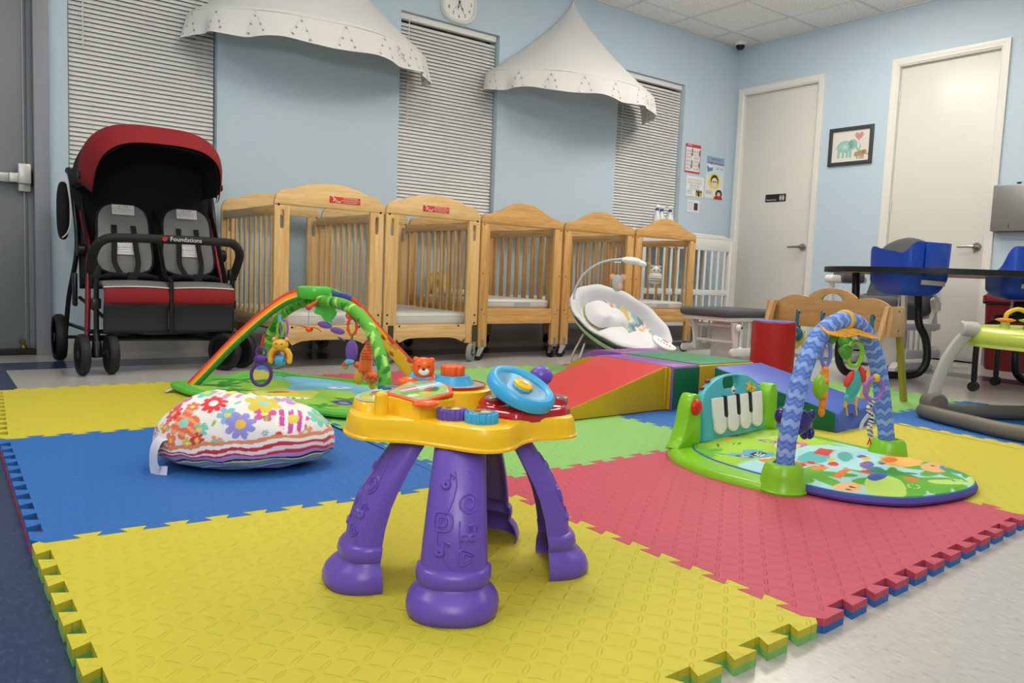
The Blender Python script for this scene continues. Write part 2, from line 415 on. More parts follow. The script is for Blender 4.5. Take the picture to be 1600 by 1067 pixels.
# grey steel exit door in the back wall (left)
STEEL = mat('grey painted steel door', '#7f8488', .45, bump=.04, bscale=20)
FRM = mat('grey painted steel door frame', '#8a8e96', .45)
g = G(); g.box(((DL0 + DL1) / 2 - .03, YB + .06, 1.07), (DL1 - DL0 - .06, .045, 2.13), .002); d = struct('door_1', g, STEEL)
g = G(); g.box((DL1 - .075, YB + .032, 1.06), (.004, .004, 2.12)); ob('edge_strip', g, ALU, d)
g = G(); g.box((.03, YB + .02, .985), (.8, .03, .05), .004); g.box((.405, YB - .012, .985), (.05, .06, .05), .004); g.box((.452, YB - .01, 1.01), (.062, .075, .11), .008); g.box((.455, YB + .02, .955), (.058, .04, .08), .003); ob('panic_bar', g, mat('silver panic bar', '#c4c4c2', .35, metal=.35), d)
g = G(); g.box((.498, YB + .0, .985), (.012, .05, .07), .003); ob('latch', g, mat('black latch', '#1c1c1e', .4), d)
g = G(); g.box((.03, YB + .005, .018), (.96, .075, .03), .003); ob('threshold', g, mat('dark bronze threshold', '#3a3733', .45, metal=.5), d)
g = G(); g.cyl((.437, YB + .03, .07), (.437, YB + .0, .07), .017, .012); g.cyl((.437, YB, .07), (.437, YB - .02, .05), .01); g.ell((.437, YB - .02, .045), .016); ob('door_stop', g, mat('brass door stop', '#8c7a4a', .3, metal=.9), d)
g = G(); g.box((DL1 + .005, YB - .002, DLZ / 2), (.075, .1, DLZ), .004); g.box((DL1 - .045, YB + .08, DLZ / 2), (.03, .06, DLZ), .002); g.box((DL0 - .005, YB - .002, DLZ / 2), (.075, .1, DLZ), .004); g.box(((DL0 + DL1) / 2, YB - .002, DLZ + .02), (1.1, .1, .06), .004); struct('trim_2', g, FRM)
# white doors in the right wall
DOORP = mat('white door paint', '#d9d8d2', .3, bump=.03, bscale=12)
CHR = mat('satin nickel', '#a7a5a0', .28, metal=1.)
def wdoor(n, y0, y1, key):
    g = G(); g.box((XR + .05, (y0 + y1) / 2, DH / 2 + .004), (.045, y1 - y0 - .008, DH - .012), .002); d = struct('door_%d' % n, g, DOORP)
    g = G(); x = XR + .02; yh = y0 + .065; z = .925
    g.cyl((XR + .03, yh, z), (XR + .012, yh, z), .034, seg=24, bev=.003); g.cyl((XR + .012, yh, z), (XR - .04, yh, z), .012)
    g.tube([(XR - .035, yh, z), (XR - .045, yh + .03, z), (XR - .045, yh + .12, z - .002)], [.013, .011, .009], 10); ob('door_handle', g, CHR, d)
    if key:
        g = G(); g.box((XR - .012, yh + .001, z - .028), (.003, .012, .04)); ob('key', g, CHR, d)
    for zz in (.3, 1.27, 2.2):
        g = G(); g.cyl((XR + .02, y1 - .004, zz - .045), (XR + .02, y1 - .004, zz + .045), .008, seg=10); ob('hinge', g, WHITE, d)
    g = G(); g.box((XR + .075, (y0 + y1) / 2, .01), (.05, y1 - y0, .02)); ob('door_sweep', g, mat('black gap shade', '#101010', .8), d)  # black strip colours in the shade of the open gap under the leaf
    # casing with stepped profile
    g = G()
    pr = [(0, 0), (0, .012), (.012, .02), (.03, .016), (.05, .022), (.062, .02), (.062, 0)]
    for (yy, s) in ((y0, -1), (y1, 1)):
        o = len(g.v)
        for z in (0, DH + .062):
            for (a, b) in pr: g.v.append((XR - b, yy + s * a, z - (0 if z == 0 else (.062 - a))))
        k = len(pr)
        for q in range(k - 1): g.f.append([o + q, o + q + 1, o + k + q + 1, o + k + q]); g.m.append(0)
    o = len(g.v)
    for (yy, s) in ((y0, -1), (y1, 1)):
        for (a, b) in pr: g.v.append((XR - b, yy + s * a, DH + a))
    for q in range(len(pr) - 1): g.f.append([o + q, o + q + 1, o + len(pr) + q + 1, o + len(pr) + q]); g.m.append(0)
    g.box((XR + .09, y0 - .002, DH / 2), (.2, .012, DH)); g.box((XR + .09, y1 + .002, DH / 2), (.2, .012, DH)); g.box((XR + .09, (y0 + y1) / 2, DH + .002), (.2, y1 - y0, .012))
    struct('trim_%d' % (n + 1), g, WHITE)
wdoor(2, *D1, False); wdoor(3, *D2, True)
# ceiling lights: recessed troffers, the room's lamps
DIF = mat('glowing light diffuser', '#fff6ea', .6, emit=LAMP)
for k, (x, y) in enumerate(TROFFERS):
    t = thing('ceiling_light', 'recessed fluorescent ceiling light', 'ceiling light', (x, y, HC - .012), 0, 'fluorescent ceiling lights')
    g = G(); g.prism(rrect(.6, 1.21, .002, 1), .012, holes=[rrect(.55, 1.16, .002, 1)]); ob('frame', g, WHITE, t)
    g = G(); g.box((0, 0, -.012), (.54, 1.15, .036), .004); ob('diffuser', g, DIF, t, 0)

# ================================================================ FOAM MATS
def foam(name, col):
    m = mat(name, col, .55, spec=.35); nt = m.node_tree; L = nt.links; b = nt.nodes['Principled BSDF']
    tc = N(nt, 'TexCoord'); mp = N(nt, 'Mapping'); mp.inputs['Rotation'].default_value = (0, 0, R(8)); s = 1 / .031; mp.inputs['Scale'].default_value = (s, s, s)
    L.new(tc.outputs['Object'], mp.inputs[0]); sep = N(nt, 'SeparateXYZ'); L.new(mp.outputs[0], sep.inputs[0])
    def cell(c): f = math_(nt, 'FLOOR', c); return f, math_(nt, 'SUBTRACT', math_(nt, 'SUBTRACT', c, f), .5)
    ix, fx = cell(sep.outputs[0]); iy, fy = cell(sep.outputs[1])
    par = math_(nt, 'ABSOLUTE', math_(nt, 'MODULO', math_(nt, 'ADD', ix, iy), 2.))
    sg = math_(nt, 'SUBTRACT', math_(nt, 'MULTIPLY', par, 2.), 1.)
    u = math_(nt, 'ADD', fx, math_(nt, 'MULTIPLY', fy, sg)); v = math_(nt, 'SUBTRACT', fx, math_(nt, 'MULTIPLY', fy, sg))
    d = math_(nt, 'SUBTRACT', 1., math_(nt, 'ADD', math_(nt, 'POWER', math_(nt, 'ABSOLUTE', math_(nt, 'DIVIDE', u, .72)), 2.), math_(nt, 'POWER', math_(nt, 'ABSOLUTE', math_(nt, 'DIVIDE', v, .19)), 2.)))
    h = math_(nt, 'POWER', math_(nt, 'MAXIMUM', d, 0.), .6)
    n = N(nt, 'TexNoise'); n.inputs['Scale'].default_value = 900; L.new(tc.outputs['Object'], n.inputs['Vector'])
    h2 = math_(nt, 'ADD', h, math_(nt, 'MULTIPLY', n.outputs['Fac'], .12))
    bp = N(nt, 'Bump'); bp.inputs['Strength'].default_value = .9; bp.inputs['Distance'].default_value = .002; L.new(h2, bp.inputs['Height']); L.new(bp.outputs[0], b.inputs['Normal'])
    return m
FO = dict(yellow=foam('yellow eva foam', '#c8bd3a'), blue=foam('blue eva foam', '#2e69b4'), pink=foam('coral pink eva foam', '#bf4c60'), green=foam('lime green eva foam', '#88c06b'), red=mat('red eva foam', '#d23b55', .6))
VX = [[(.225, 3.68), (1.125, 3.67), (2.12, 3.645), (3.09, 3.61), (4.12, 3.59)],
      [(.175, 2.70), (1.118, 2.655), (2.175, 2.655), (3.15, 2.64), (4.15, 2.63)],
      [(.163, 1.692), (1.149, 1.632), (2.195, 1.68), (3.163, 1.69), (4.148, 1.72)],
      [(.168, .662), (1.168, .68), (2.18, .735), (3.18, .725), (4.18, .73)]]
TILE = [['yellow', 'pink', 'green', 'pink'], ['blue', 'green', 'blue', 'green'], ['yellow', 'pink', 'yellow', 'blue']]
LAB = [['yellow foam mat at the back left with the stroller behind it', 'coral pink foam mat showing behind the green play gym mat', 'lime green foam mat at the back in front of the crib casters', 'small visible piece of coral pink foam mat behind the red foam ramp'],
       ['blue foam mat under the flowered nursing pillow', 'lime green foam mat between the activity table and the red ramp', 'blue foam mat under the foam climbing blocks', 'lime green foam mat under the wooden play gym'],
       ['large yellow foam mat under the purple-legged activity table', 'coral pink foam mat in front of the piano play gym', 'yellow foam mat on the right behind the piano gym arch', 'blue foam mat under the lime green baby activity seat']]
UND = dict(yellow='green', blue='red', pink='blue', green='yellow')
def teeth(a, b, n=11, h=.0125, f=.0065):
    a = Vector((*a, 0)); b = Vector((*b, 0)); d = (b - a); L = d.length; d.normalize(); q = Vector((-d.y, d.x, 0)); m = .022; p = (L - 2 * m) / (n + .5); o = [a]
    for k in range(n + 1):
        t = m + k * p
        o += [(t - f if k else .008, -h), (t + .5 * p + f, -h)]
        if k < n: o += [(t + .5 * p - f, h), (t + p + f, h)]
    o = [o[0]] + [a + d * t + q * s for t, s in o[1:]]
    return [(v.x, v.y) for v in o]
HE = {}
for j in range(4):
    for i in range(4): HE['h', j, i] = teeth(VX[j][i], VX[j][i + 1]) + [VX[j][i + 1]]
for j in range(3):
    for i in range(5): HE['v', j, i] = teeth(VX[j][i], VX[j + 1][i]) + [VX[j + 1][i]]
for j in range(3):
    for i in range(4):
        lp = HE['h', j, i][:-1] + HE['v', j, i + 1][:-1] + HE['h', j + 1, i][::-1][:-1] + HE['v', j, i][::-1][:-1]
        lp = lp[::-1]; cx = sum(p[0] for p in lp) / len(lp); cy = sum(p[1] for p in lp) / len(lp)
        # a hair of clearance between neighbouring tiles
        lp = [(cx + (x - cx) * .9985, cy + (y - cy) * .9985) for x, y in lp]
        loc = [(x - cx, y - cy) for x, y in lp]
        g = G(); g.prism(loc, MT * .5, T(0, 0, MT * .5)); c = TILE[j][i]
        t = ob('foam_mat', g, FO[c], None, 30, loc=(cx, cy, 0)); tag(t, LAB[j][i], 'foam mat', 'interlocking foam play mats')
        g = G(); g.prism(loc, MT * .5 - .0003, T(0, 0, .0003)); ob('underlayer', g, FO[UND[c]], t, 30, label='%s foam underside' % UND[c])
# ================================================================ ACTIVITY TABLE (foreground)
PL = lambda n, c, r=.28, **k: mat(n + ' plastic', c, r, **k)
YEL = PL('sunflower yellow', '#f6c31c', .3, sss=.05); PUR = PL('violet', '#6a4fb8', .3); SKY = PL('sky blue', '#3fabe0', .34); ORA = PL('bright orange', '#f2601f', .28)
REDP = PL('deep red glossy', '#b01420', .12, coat=.5); TEAL = PL('translucent teal', '#0d7480', .12, coat=.4); LIME = PL('light green', '#6cc24a', .3); BLK = PL('black', '#141416', .35); WHT = PL('white', '#ecebe7', .3)
PRINT = paintmat('printed picture sticker', .25)
AT = thing('activity_table', 'yellow topped baby activity table on four curved purple legs', 'activity table', (.78, 1.17, MT), -R(37.076))
LEGP = [(.262, .072, .043, .040), (.23, .093, .045, .042), (.20, .111, .047, .044), (.17, .127, .049, .046), (.14, .140, .051, .047), (.105, .150, .0535, .0485), (.076, .155, .055, .049), (.074, .155, .0595, .055), (.068, .156, .0615, .059), (.056, .158, .0615, .060), (.048, .158, .058, .057),
        (.044, .158, .060, .060), (.037, .158, .067, .070), (.027, .158, .073, .080), (.015, .158, .076, .085), (.005, .158, .075, .085), (.0, .158, .072, .081)]
def leg_at(a, z, up=0.):
    for p, q in zip(LEGP[:-1], LEGP[1:]):
        if q[0] <= z <= p[0]:
            t = (p[0] - z) / (p[0] - q[0]); rc, w, d = [p[i] + (q[i] - p[i]) * t for i in (1, 2, 3)]; break
    c, s = cos(a), sin(a); return ((w + up) * (abs(s) ** .8) * (1 if s > 0 else -1), rc + (d + up) * c ** .8 if c > 0 else rc, z)
def make_leg(ang, foot):
    g = G(); n = 20; inner = .0035
    vs = []; L = len(LEGP)
    sc = foot / .235
    def pt(p, a, k):
        z, rc, w, d = p; c, s = max(0, cos(a)), sin(a); x = (w - k) * (abs(s) ** .8) * (1 if s > 0 else -1); y = rc * sc + (d - k) * c ** .8; return (x, y, z)
    for (k) in (0, inner):
        for p in LEGP:
            for i in range(n + 1): vs.append(pt(p, -pi / 2 + pi * i / n, k))
    B = L * (n + 1); fs = []
    for i in range(L - 1):
        for j in range(n):
            a, b, c, d = i * (n + 1) + j, i * (n + 1) + j + 1, (i + 1) * (n + 1) + j + 1, (i + 1) * (n + 1) + j
            fs += [[a, b, c, d], [B + d, B + c, B + b, B + a]]
        for j in (0, n): a, d = i * (n + 1) + j, (i + 1) * (n + 1) + j; fs.append([a, d, B + d, B + a] if j == 0 else [d, a, B + a, B + d])
    for i in (0, L - 1):
        for j in range(n): a, b = i * (n + 1) + j, i * (n + 1) + j + 1; fs.append([a, B + a, B + b, b] if i == 0 else [b, B + b, B + a, a])
    M = RZ(ang - pi / 2); g.raw(vs, fs, 0, M)
    def relief(pts, r, closed=True):
        r *= 1.45
        P = []
        for (a, z) in [(-q[0], q[1]) for q in pts]:
            x, y, zz = leg_at(a, z, .0); rc = [p for p in LEGP][0]
            P.append(M @ Vector((x, y + (sc - 1) * [p[1] + (q[1] - p[1]) * (p[0] - z) / (p[0] - q[0]) for p, q in zip(LEGP[:-1], LEGP[1:]) if q[0] <= z <= p[0]][0], zz)))
        g.tube(P, r, 6, closed=closed)
    cA = lambda a0, z0, ra, rz, n=18, ph=0: [(a0 + ra * cos(2 * pi * k / n + ph), z0 + rz * sin(2 * pi * k / n + ph)) for k in range(n)]
    relief(cA(.38, .175, .30, .0135), .0016); relief(cA(.38, .175, .17, .0075), .0016)
    sq = lambda a0, z0, ra, rz: [(a0 + x * ra, z0 + y * rz) for x, y in sp2([(-1, -.6), (-.6, -1), (.6, -1), (1, -.6), (1, .6), (.6, 1), (-.6, 1), (-1, .6)], 2)]
    relief(sq(-.33, .148, .28, .013), .0016); relief(sq(-.33, .148, .14, .0065), .0016)
    tri = lambda k: [(.36 + x * .27 * k, .097 + y * .013 * k) for x, y in sp2([(-.8, .9), (-.8, -.9), (.9, .1)], 4)]
    relief(tri(1), .0016); relief(tri(.5), .0015)
    def note(a0, z0):
        relief(cA(a0, z0, .1, .004, 10), .003); relief([(a0 + .1, z0), (a0 + .1, z0 + .016), (a0 + .26, z0 + .012), (a0 + .2, z0 + .009)], .0016, False)
    note(-.30, .200); note(-.32, .104); note(.25, .127); note(.5, .127); relief([(.35, .143), (.6, .145)], .002, False)
    relief([(-.05, .22), (0., .20), (-.05, .18), (-.15, .165), (-.45, .14), (-.45, .12), (-.3, .10), (-.02, .078)], .0011, False)
    relief([(.35, .22), (.55, .20), (.6, .185)], .0011, False); relief([(.1, .15), (.1, .13), (.15, .11), (.6, .08)], .0011, False)
    return g
for ang, foot in ((R(8), .235), (R(77), .235), (R(204), .242), (R(271), .25)): ob('leg', make_leg(ang, foot), PUR, AT, 50)
OUT = sp2([(.207, .03), (.193, .09), (.14, .125), (.09, .165), (.0, .185), (-.08, .175), (-.14, .165), (-.185, .12), (-.208, .06), (-.214, .01), (-.203, -.045), (-.165, -.088), (-.115, -.095), (-.075, -.100), (-.02, -.125), (.04, -.150), (.085, -.128), (.108, -.07), (.135, -.038), (.175, -.02), (.2, .0)], 6)
def loft(g, out, lev, mi=0, cx=0., cy=0., cap=True):
    n = len(out); o = len(g.v); 
    for (s, z) in lev:
        off = s if isinstance(s, tuple) else None
        for (x, y) in out: g.v.append(tuple(g.M @ Vector((cx + (x - cx) * s, cy + (y - cy) * s, z))))
    for i in range(len(lev) - 1):
        for k in range(n): l = (k + 1) % n; g.f.append([o + i * n + k, o + i * n + l, o + (i + 1) * n + l, o + (i + 1) * n + k]); g.m.append(mi)
    if cap: g.f.append([o + (len(lev) - 1) * n + k for k in range(n)]); g.m.append(mi); g.f.append([o + k for k in range(n)][::-1]); g.m.append(mi)
g = G(); loft(g, OUT, [(.96, .256), (1.015, .252), (1.02, .256), (1.0, .259), (.992, .275), (.985, .283), (.965, .2895), (.93, .292), (.3, .2915)])
# raised podiums moulded into the tray
g.lathe([(.085, .285), (.080, .31), (.078, .326), (.074, .329), (0, .329)], 32, T(-.03, .07, 0))
loft(g, [(-.135, -.03), (-.07, -.083), (-.015, -.02), (-.055, .075), (-.12, .06)], [(1.1, .285), (1.0, .31), (1.0, .318), (.95, .321)], cx=-.075, cy=0)
loft(g, sp2([(-.2, .0), (-.17, -.035), (-.13, .0), (-.12, .09), (-.14, .15), (-.185, .115), (-.205, .06)], 4), [(1.08, .285), (1.02, .304), (.97, .308)], cx=-.165, cy=.06)
g.tube([(-.142, -.052, .29), (-.142, -.052, .325)], [.0125, .0115], 14); g.ell((-.142, -.052, .325), (.0115, .0115, .008))
ob('tray', g, YEL, AT, 35)
def sticker(name, poly, z, fn, parent, M=None, n=60):
    xs = [p[0] for p in poly]; ys = [p[1] for p in poly]; x0, x1, y0, y1 = min(xs), max(xs), min(ys), max(ys)
    cx, cy = (x0 + x1) / 2, (y0 + y1) / 2; N_ = len(poly); g = G(); R_ = 24
    uv = []
    for i in range(R_ + 1):
        for (x, y) in poly: s = i / R_; uv.append((cx + (x - cx) * s, cy + (y - cy) * s))
    fs = []
    for i in range(R_):
        for k in range(N_): l = (k + 1) % N_; fs.append([i * N_ + k, (i + 1) * N_ + k, (i + 1) * N_ + l, i * N_ + l])
    g.raw([(x, y, z) for x, y in uv], fs, 0, M); o = ob(name, g, PRINT, parent, 0)
    p = Paint([(x - cx) / ((x1 - x0) / 2) for x, y in uv], [(y - cy) / ((y1 - y0) / 2) for x, y in uv], '#9ec86a'); fn(p); p.apply(o.data); return o
dense = lambda poly, n=6: [((a[0] + (b[0] - a[0]) * k / n), (a[1] + (b[1] - a[1]) * k / n)) for a, b in zip(poly, poly[1:] + poly[:1]) for k in range(n)]
def pic_farm(p):
    p.put((p.u ** 2 + p.v ** 2) > .86, '#b9c4cf'); p.rect(0, .55, 1.6, .5, '#a9cfe8'); p.rect(.1, .15, 1.3, .25, '#c96a40', .4); p.rect(-.3, .3, .5, .3, '#8d5a3a', .4); p.ell(.0, -.25, .22, .3, '#ffffff'); p.ell(-.05, -.5, .15, .15, '#f4f4f4'); p.ell(.35, -.3, .3, .25, '#5fae4a'); p.ell(-.4, -.5, .3, .2, '#e4c23c')
sticker('picture_panel', dense(sp2([(-.196, .0), (-.168, -.03), (-.135, .0), (-.125, .09), (-.142, .145), (-.182, .11), (-.2, .06)], 4), 2), .3092, pic_farm, AT)
# flip book
BK = T(-.075, -.005, .325) @ RX(R(7)) @ RY(R(-4))
bpoly = [(-.068, -.012), (.0, -.075), (.058, -.025), (.05, .02), (.02, .075), (-.035, .07)]
b = ob('storybook_page', G().prism(bpoly, .006, BK, bev=.0015), ORA, AT, 40)
for q, w in (((-.035, .072, .004), (.022, .018, .009)), ((.01, .08, .004), (.02, .016, .009)), ((.015, -.078, .003), (.024, .014, .006))):
    g = G(); g.ell(q, w, BK); ob('page_tab', g, ORA, AT)
def pic_book(p):
    p.put((p.u ** 2 + p.v ** 2) > .8, '#b9c4cf'); p.rect(.2, .4, 1.2, .5, '#a8d0ea', .5); p.rect(-.4, .1, .6, .5, '#d58aa0', .4); p.rect(.0, -.2, 1.2, .35, '#6fae45', .3); p.ell(.35, .0, .22, .22, '#b0562f'); p.ell(.5, .05, .12, .25, '#2f7d4b'); p.rect(-.15, -.55, .35, .2, '#e8e2d4', .5); p.rect(.0, .3, 1.4, .12, '#eef2f6', .55); p.ell(.2, -.35, .2, .12, '#e9b64a')
sticker('page_picture', dense([(x * .87, y * .87) for x, y in bpoly], 8), .0064, pic_book, AT, BK)
# record disc, gear, bear
g = G(); g.lathe([(.064, .3292), (.064, .333), (.0, .333)], 40, T(-.03, .07, 0)); d = ob('turntable', g, mat('speckled silver disc', '#a9a6a0', .3, var=.5, bscale=160), AT)
g = G(); g.lathe([(.066, .329), (.067, .3345), (.064, .3345), (.064, .329)], 40, T(-.03, .07, 0)); ob('rim', g, REDP, d)
g = G(); g.lathe([(.042, .333), (.040, .338), (.034, .345), (.033, .349), (0, .349)], 32, T(-.028, .075, 0)); g.box((-.085, .078, .338), (.055, .035, .018), .007); g.ell((-.1, .078, .342), (.012, .014, .012)); ob('turntable_arm', g, SKY, AT)
def gearpoly(r, n, d): return [((r + d * max(-1, min(1, 2 * cos(n * t)))) * cos(t), (r + d * max(-1, min(1, 2 * cos(n * t)))) * sin(t)) for t in [2 * pi * k / (n * 10) for k in range(n * 10)]]
g = G(); g.prism(gearpoly(.0215, 9, .0016), .021, T(-.028, .075, .347), bev=.003); ob('gear_knob', g, ORA, AT, 50)
g = G(); BX = T(-.083, .068, .362)
g.ell((0, 0, 0), (.021, .015, .02), BX, e=.8); g.ell((-.015, .0, .0145), (.006, .005, .006), BX); g.ell((.015, .0, .0145), (.006, .005, .006), BX)
br = ob('bear_figure', g, ORA, AT)
g = G(); g.ell((.002, -.0115, -.006), (.0105, .006, .0075), BX); ob('muzzle', g, WHT, br)
g = G(); g.ell((.002, -.0172, -.001), (.0035, .002, .0025), BX); g.ell((-.007, -.0135, .004), (.003, .002, .0012), BX); g.ell((.011, -.0135, .004), (.003, .002, .0012), BX); ob('face', g, mat('dark brown print', '#4a1d14', .5), br)
# piano keys strip at the far side, lime tray with white keys
g = G(); g.box((.04, .168, .297), (.11, .045, .02), .006); ob('keyboard', g, LIME, AT)
for k in range(4):
    g = G(); g.box((-.002 + k * .027, .168, .309), (.025, .04, .008), .003); ob('piano_key', g, WHT, AT)
# star buttons
star = lambda r, n=5: [(r * (1 if k % 2 == 0 else .6) * cos(pi * k / n), r * (1 if k % 2 == 0 else .6) * sin(pi * k / n)) for k in range(2 * n)]
g = G(); g.prism(sp2(star(.034), 3), .012, T(-.15, .14, .302) @ RZ(.4), bev=.004); ob('star_button', g, TEAL, AT)
g = G(); g.prism(sp2(star(.026), 3), .012, T(-.112, .168, .304), bev=.004); ob('flower_button', g, PL('translucent green', '#4d9a3a', .15, coat=.4), AT)
# spinning rollers
for (x, y, r, m_, nm) in ((-.016, -.066, .0255, PUR, 'purple'), (.036, -.086, .028, SKY, 'sky blue')):
    g = G(); g.prism(gearpoly(r, 18, .0013), .021, T(x, y, .289), bev=.0025); w = ob('roller_knob', g, m_, AT, 50, label=nm + ' ribbed roller knob')
    sticker('roller_picture', [(x + r * .72 * cos(2 * pi * k / 40), y + r * .72 * sin(2 * pi * k / 40)) for k in range(40)], .3103, lambda p: (p.put(p.u > -5, '#c9a23c'), p.ell(-.2, .1, .5, .5, '#7a3a24'), p.ell(.3, -.1, .4, .4, '#d9dde0'), p.ring(0, 0, .93, .14, '#4a8fc0')), w)
# red car base, steering wheel, gear lever
g = G(); RB = sp2([(.022, -.018), (.06, -.042), (.095, -.06), (.125, -.043), (.16, -.015), (.193, .02), (.198, .07), (.18, .115), (.11, .125), (.05, .08), (.025, .03)], 5)
loft(g, RB, [(1., .286), (.99, .296), (.94, .304), (.86, .309), (.6, .311)], cx=.11, cy=.035); g.ell((.055, .02, .308), (.03, .04, .014)); g.ell((.165, .06, .308), (.03, .042, .016)); ob('car_base', g, REDP, AT, 50)
CL = mat('clear plastic lens', '#e8e8ea', .05, trans=.85)
for (x, y) in ((.052, .005), (.178, .045)):
    g = G(); g.ell((x, y, .318), (.016, .02, .006)); ob('headlamp', g, CL, AT)
WM = T(.103, .0, .338) @ RY(R(23)) @ RX(R(16))
g = G(); g.lathe([(.047, .007), (.052, .0125), (.058, .0135), (.064, .009), (.066, .001), (.065, -.008), (.058, -.013), (.052, -.011), (.047, .007)], 48, WM)
g.lathe([(.048, -.004), (.045, -.004), (.03, -.010), (0, -.011)], 40, WM); g.lathe([(0, -.012), (.05, -.009), (.05, -.004)], 40, WM)
for k in range(3): g.box((.03, 0, -.003), (.044, .02, .012), .004, WM @ RZ(R(30 + 120 * k)))
g.lathe([(.024, -.01), (.022, .004), (.018, .009), (0, .010)], 28, WM); g.cyl((.103, 0, .30), tuple(WM @ Vector((0, 0, -.01))), .02); wh = ob('steering_wheel', g, SKY, AT, 45)
g = G(); g.lathe([(.0185, .006), (.0185, .0125), (.015, .0155), (0, .0165)], 28, WM); ob('horn_button', g, YEL, wh)
g = G(); g.ell((.0, .0, .0168), (.009, .007, .001), WM); ob('horn_emblem', g, PL('silver print', '#c8c2a8', .3), wh)
g = G(); g.cyl((.135, .13, .29), (.144, .146, .33), .007, .006); g.ell((.144, .146, .345), (.024, .020, .020)); ob('gear_lever', g, PUR, AT)

# ================================================================ NURSING PILLOW
def make_pillow():
    g = G(); nu, nv = 420, 170; A, B, H = .224, .175, .17
    uv = []
    def out(t):     # outline, slightly bean shaped
        c, s = cos(t), sin(t); k = 1 + .05 * cos(2 * t) - .04 * sin(t) + .03 * cos(3 * t + .6) + .012 * cos(5 * t)
        return A * c * k, B * s * k
    def fn(i, j):
        t = 2 * pi * i; a = -pi / 2 + pi * j; x, y = out(t); rr = max(0., cos(a)) ** (.62 if a < 0 else .95); sz = abs(sin(a)) ** .95 * (1 if a > 0 else -1)
        z = sz * (.135 if a > 0 else .062)
        px, py = x * rr, y * rr
        if a > 0:
            d = math.hypot(px / .05, (py - .035) / .03); z -= .055 * math.exp(-d * d * .8)       # tucked dimple on top
            ang = math.atan2(py - .035, px); z += .004 * sin(ang * 9) * math.exp(-((d - 1.6) / 1.2) ** 2); z += .03 * (-px / A) * (1 - rr) 
        z += .0028 * sin(t * 17 + 2 * sin(t * 3)) * (1 - abs(sin(a))) + .002 * sin(t * 7 + a * 9); rho = (pi / 2 - a) / (pi / 2) if a > 0 else 1.2; c_, s_ = out(t); uv.append((c_ * rho * 1.12, s_ * rho * 1.12, a, t)); return (px, py, max(z + .062, .001))
    g.grid(fn, nu, nv, cu=True)
    t = thing('nursing_pillow', 'puffy white nursing pillow with bright flower print and striped sides', 'pillow', (.694, 2.118, MT), R(-32))
    o = ob('cover', g, paintmat('flowered cotton print', .8, bump=.15, bscale=260, sheen=.2), t, 180)
    U = np.array(uv); p = Paint(U[:, 0], U[:, 1], '#e6e2e2'); a, tt = U[:, 2], U[:, 3]
    rnd = random.Random(11); cols = ['#d0559b', '#e4714c', '#6fc2b4', '#d9c04a', '#9a86d0', '#c99ad8', '#d8343f', '#7fb0cf', '#e59a6a']
    sc = 1.
    # flowers are painted on the unrolled top
    big = [(-.10, -.115, .034, 6, '#e8694a', '#8fd0c4', '#f0a070'), (.115, -.075, .036, 6, '#c94f9f', '#e0cc50', '#f5eaf2'), (.165, -.02, .033, 7, '#6fc6b6', '#d9b84a', None), (.02, -.125, .03, 8, '#8f8ad6', '#e6b83c', None), (.045, -.05, .031, 6, '#d6c343', '#8ec8d8', None),
           (.02, .05, .03, 5, '#a44a2c', '#c8b6d0', None), (.10, .06, .034, 7, '#ea7a52', '#8fd6d0', None), (-.08, .075, .034, 6, '#c9489a', '#e2cc58', None), (-.12, -.03, .03, 5, '#d05aa8', '#ded06a', None), (-.04, -.07, .024, 9, '#dd2f3e', '#f0ece8', None), (-.125, -.075, .022, 9, '#dd3040', '#f0b060', None), (.15, .045, .022, 9, '#dd3040', '#f3c3c0', None),
           (-.02, -.02, .03, 5, '#d98ba0', '#e6d060', '#f6efe8'), (.075, .0, .027, 5, '#b98ed2', '#8fb6d8', None), (-.175, .0, .026, 6, '#d85aa0', '#f0d060', None), (-.15, .06, .026, 7, '#7cc8bc', '#e6d87a', None), (.19, .03, .026, 5, '#c8a0da', '#e0cc60', None), (0., .115, .026, 6, '#e2709a', '#f0d060', None), (-.06, .02, .022, 5, '#b8a0da', '#d8c850', None), (.05, .1, .02, 9, '#dd3040', '#f0ece8', None)]
    for k in range(70):
        x, y = rnd.uniform(-.26, .26), rnd.uniform(-.19, .19)
        if min(math.hypot(x - b[0] * 1.05, y - b[1]) - b[2] for b in big) > .004: p.flower(x, y, rnd.uniform(.016, .025), rnd.choice((4, 5, 5, 6, 8)), rnd.choice(cols), rnd.choice(('#f0e080', '#e8c848', '#c8e0dc')), rnd.random() * 6, .3, None, .3)
    for (x, y, r, n, c, mc, st) in big: p.flower(x * 1.05, y, r * 1.15, n, c, mc, rnd.random() * 6, .26, st, .32)
    for k in range(60):
        x, y = rnd.uniform(-.22, .22), rnd.uniform(-.16, .16)
        if min(math.hypot(x - b[0] * 1.05, y - b[1]) - b[2] for b in big) > .016: p.flower(x, y, rnd.uniform(.008, .016), rnd.choice((4, 5, 5, 6)), rnd.choice(cols), '#f0e080', rnd.random() * 6, .4)
    for k in range(40):
        x, y = rnd.uniform(-.22, .22), rnd.uniform(-.16, .16)
        if min(math.hypot(x - b[0] * 1.05, y - b[1]) - b[2] for b in big) > .008: p.ell(x, y, .008, .0035, rnd.choice(('#9ab84a', '#7cc0b0')), rnd.random() * 3)
    # striped sides below the seam, the seam wanders up on the near right
    seam = .10 + .22 * np.cos(tt + .6)
    st = ['#e08a62', '#f2efec', '#cf3048', '#f0dfe6', '#cf3048', '#b493d2', '#b493d2', '#26242c', '#e8e2c8', '#b0a05a', '#7fb8c4', '#6ea6bd', '#ece6ea', '#b65a9a', '#c07ab0', '#d8cf9a', '#8fb0b8', '#e6e0e4', '#c9a070', '#b8708a', '#8a9ab0']
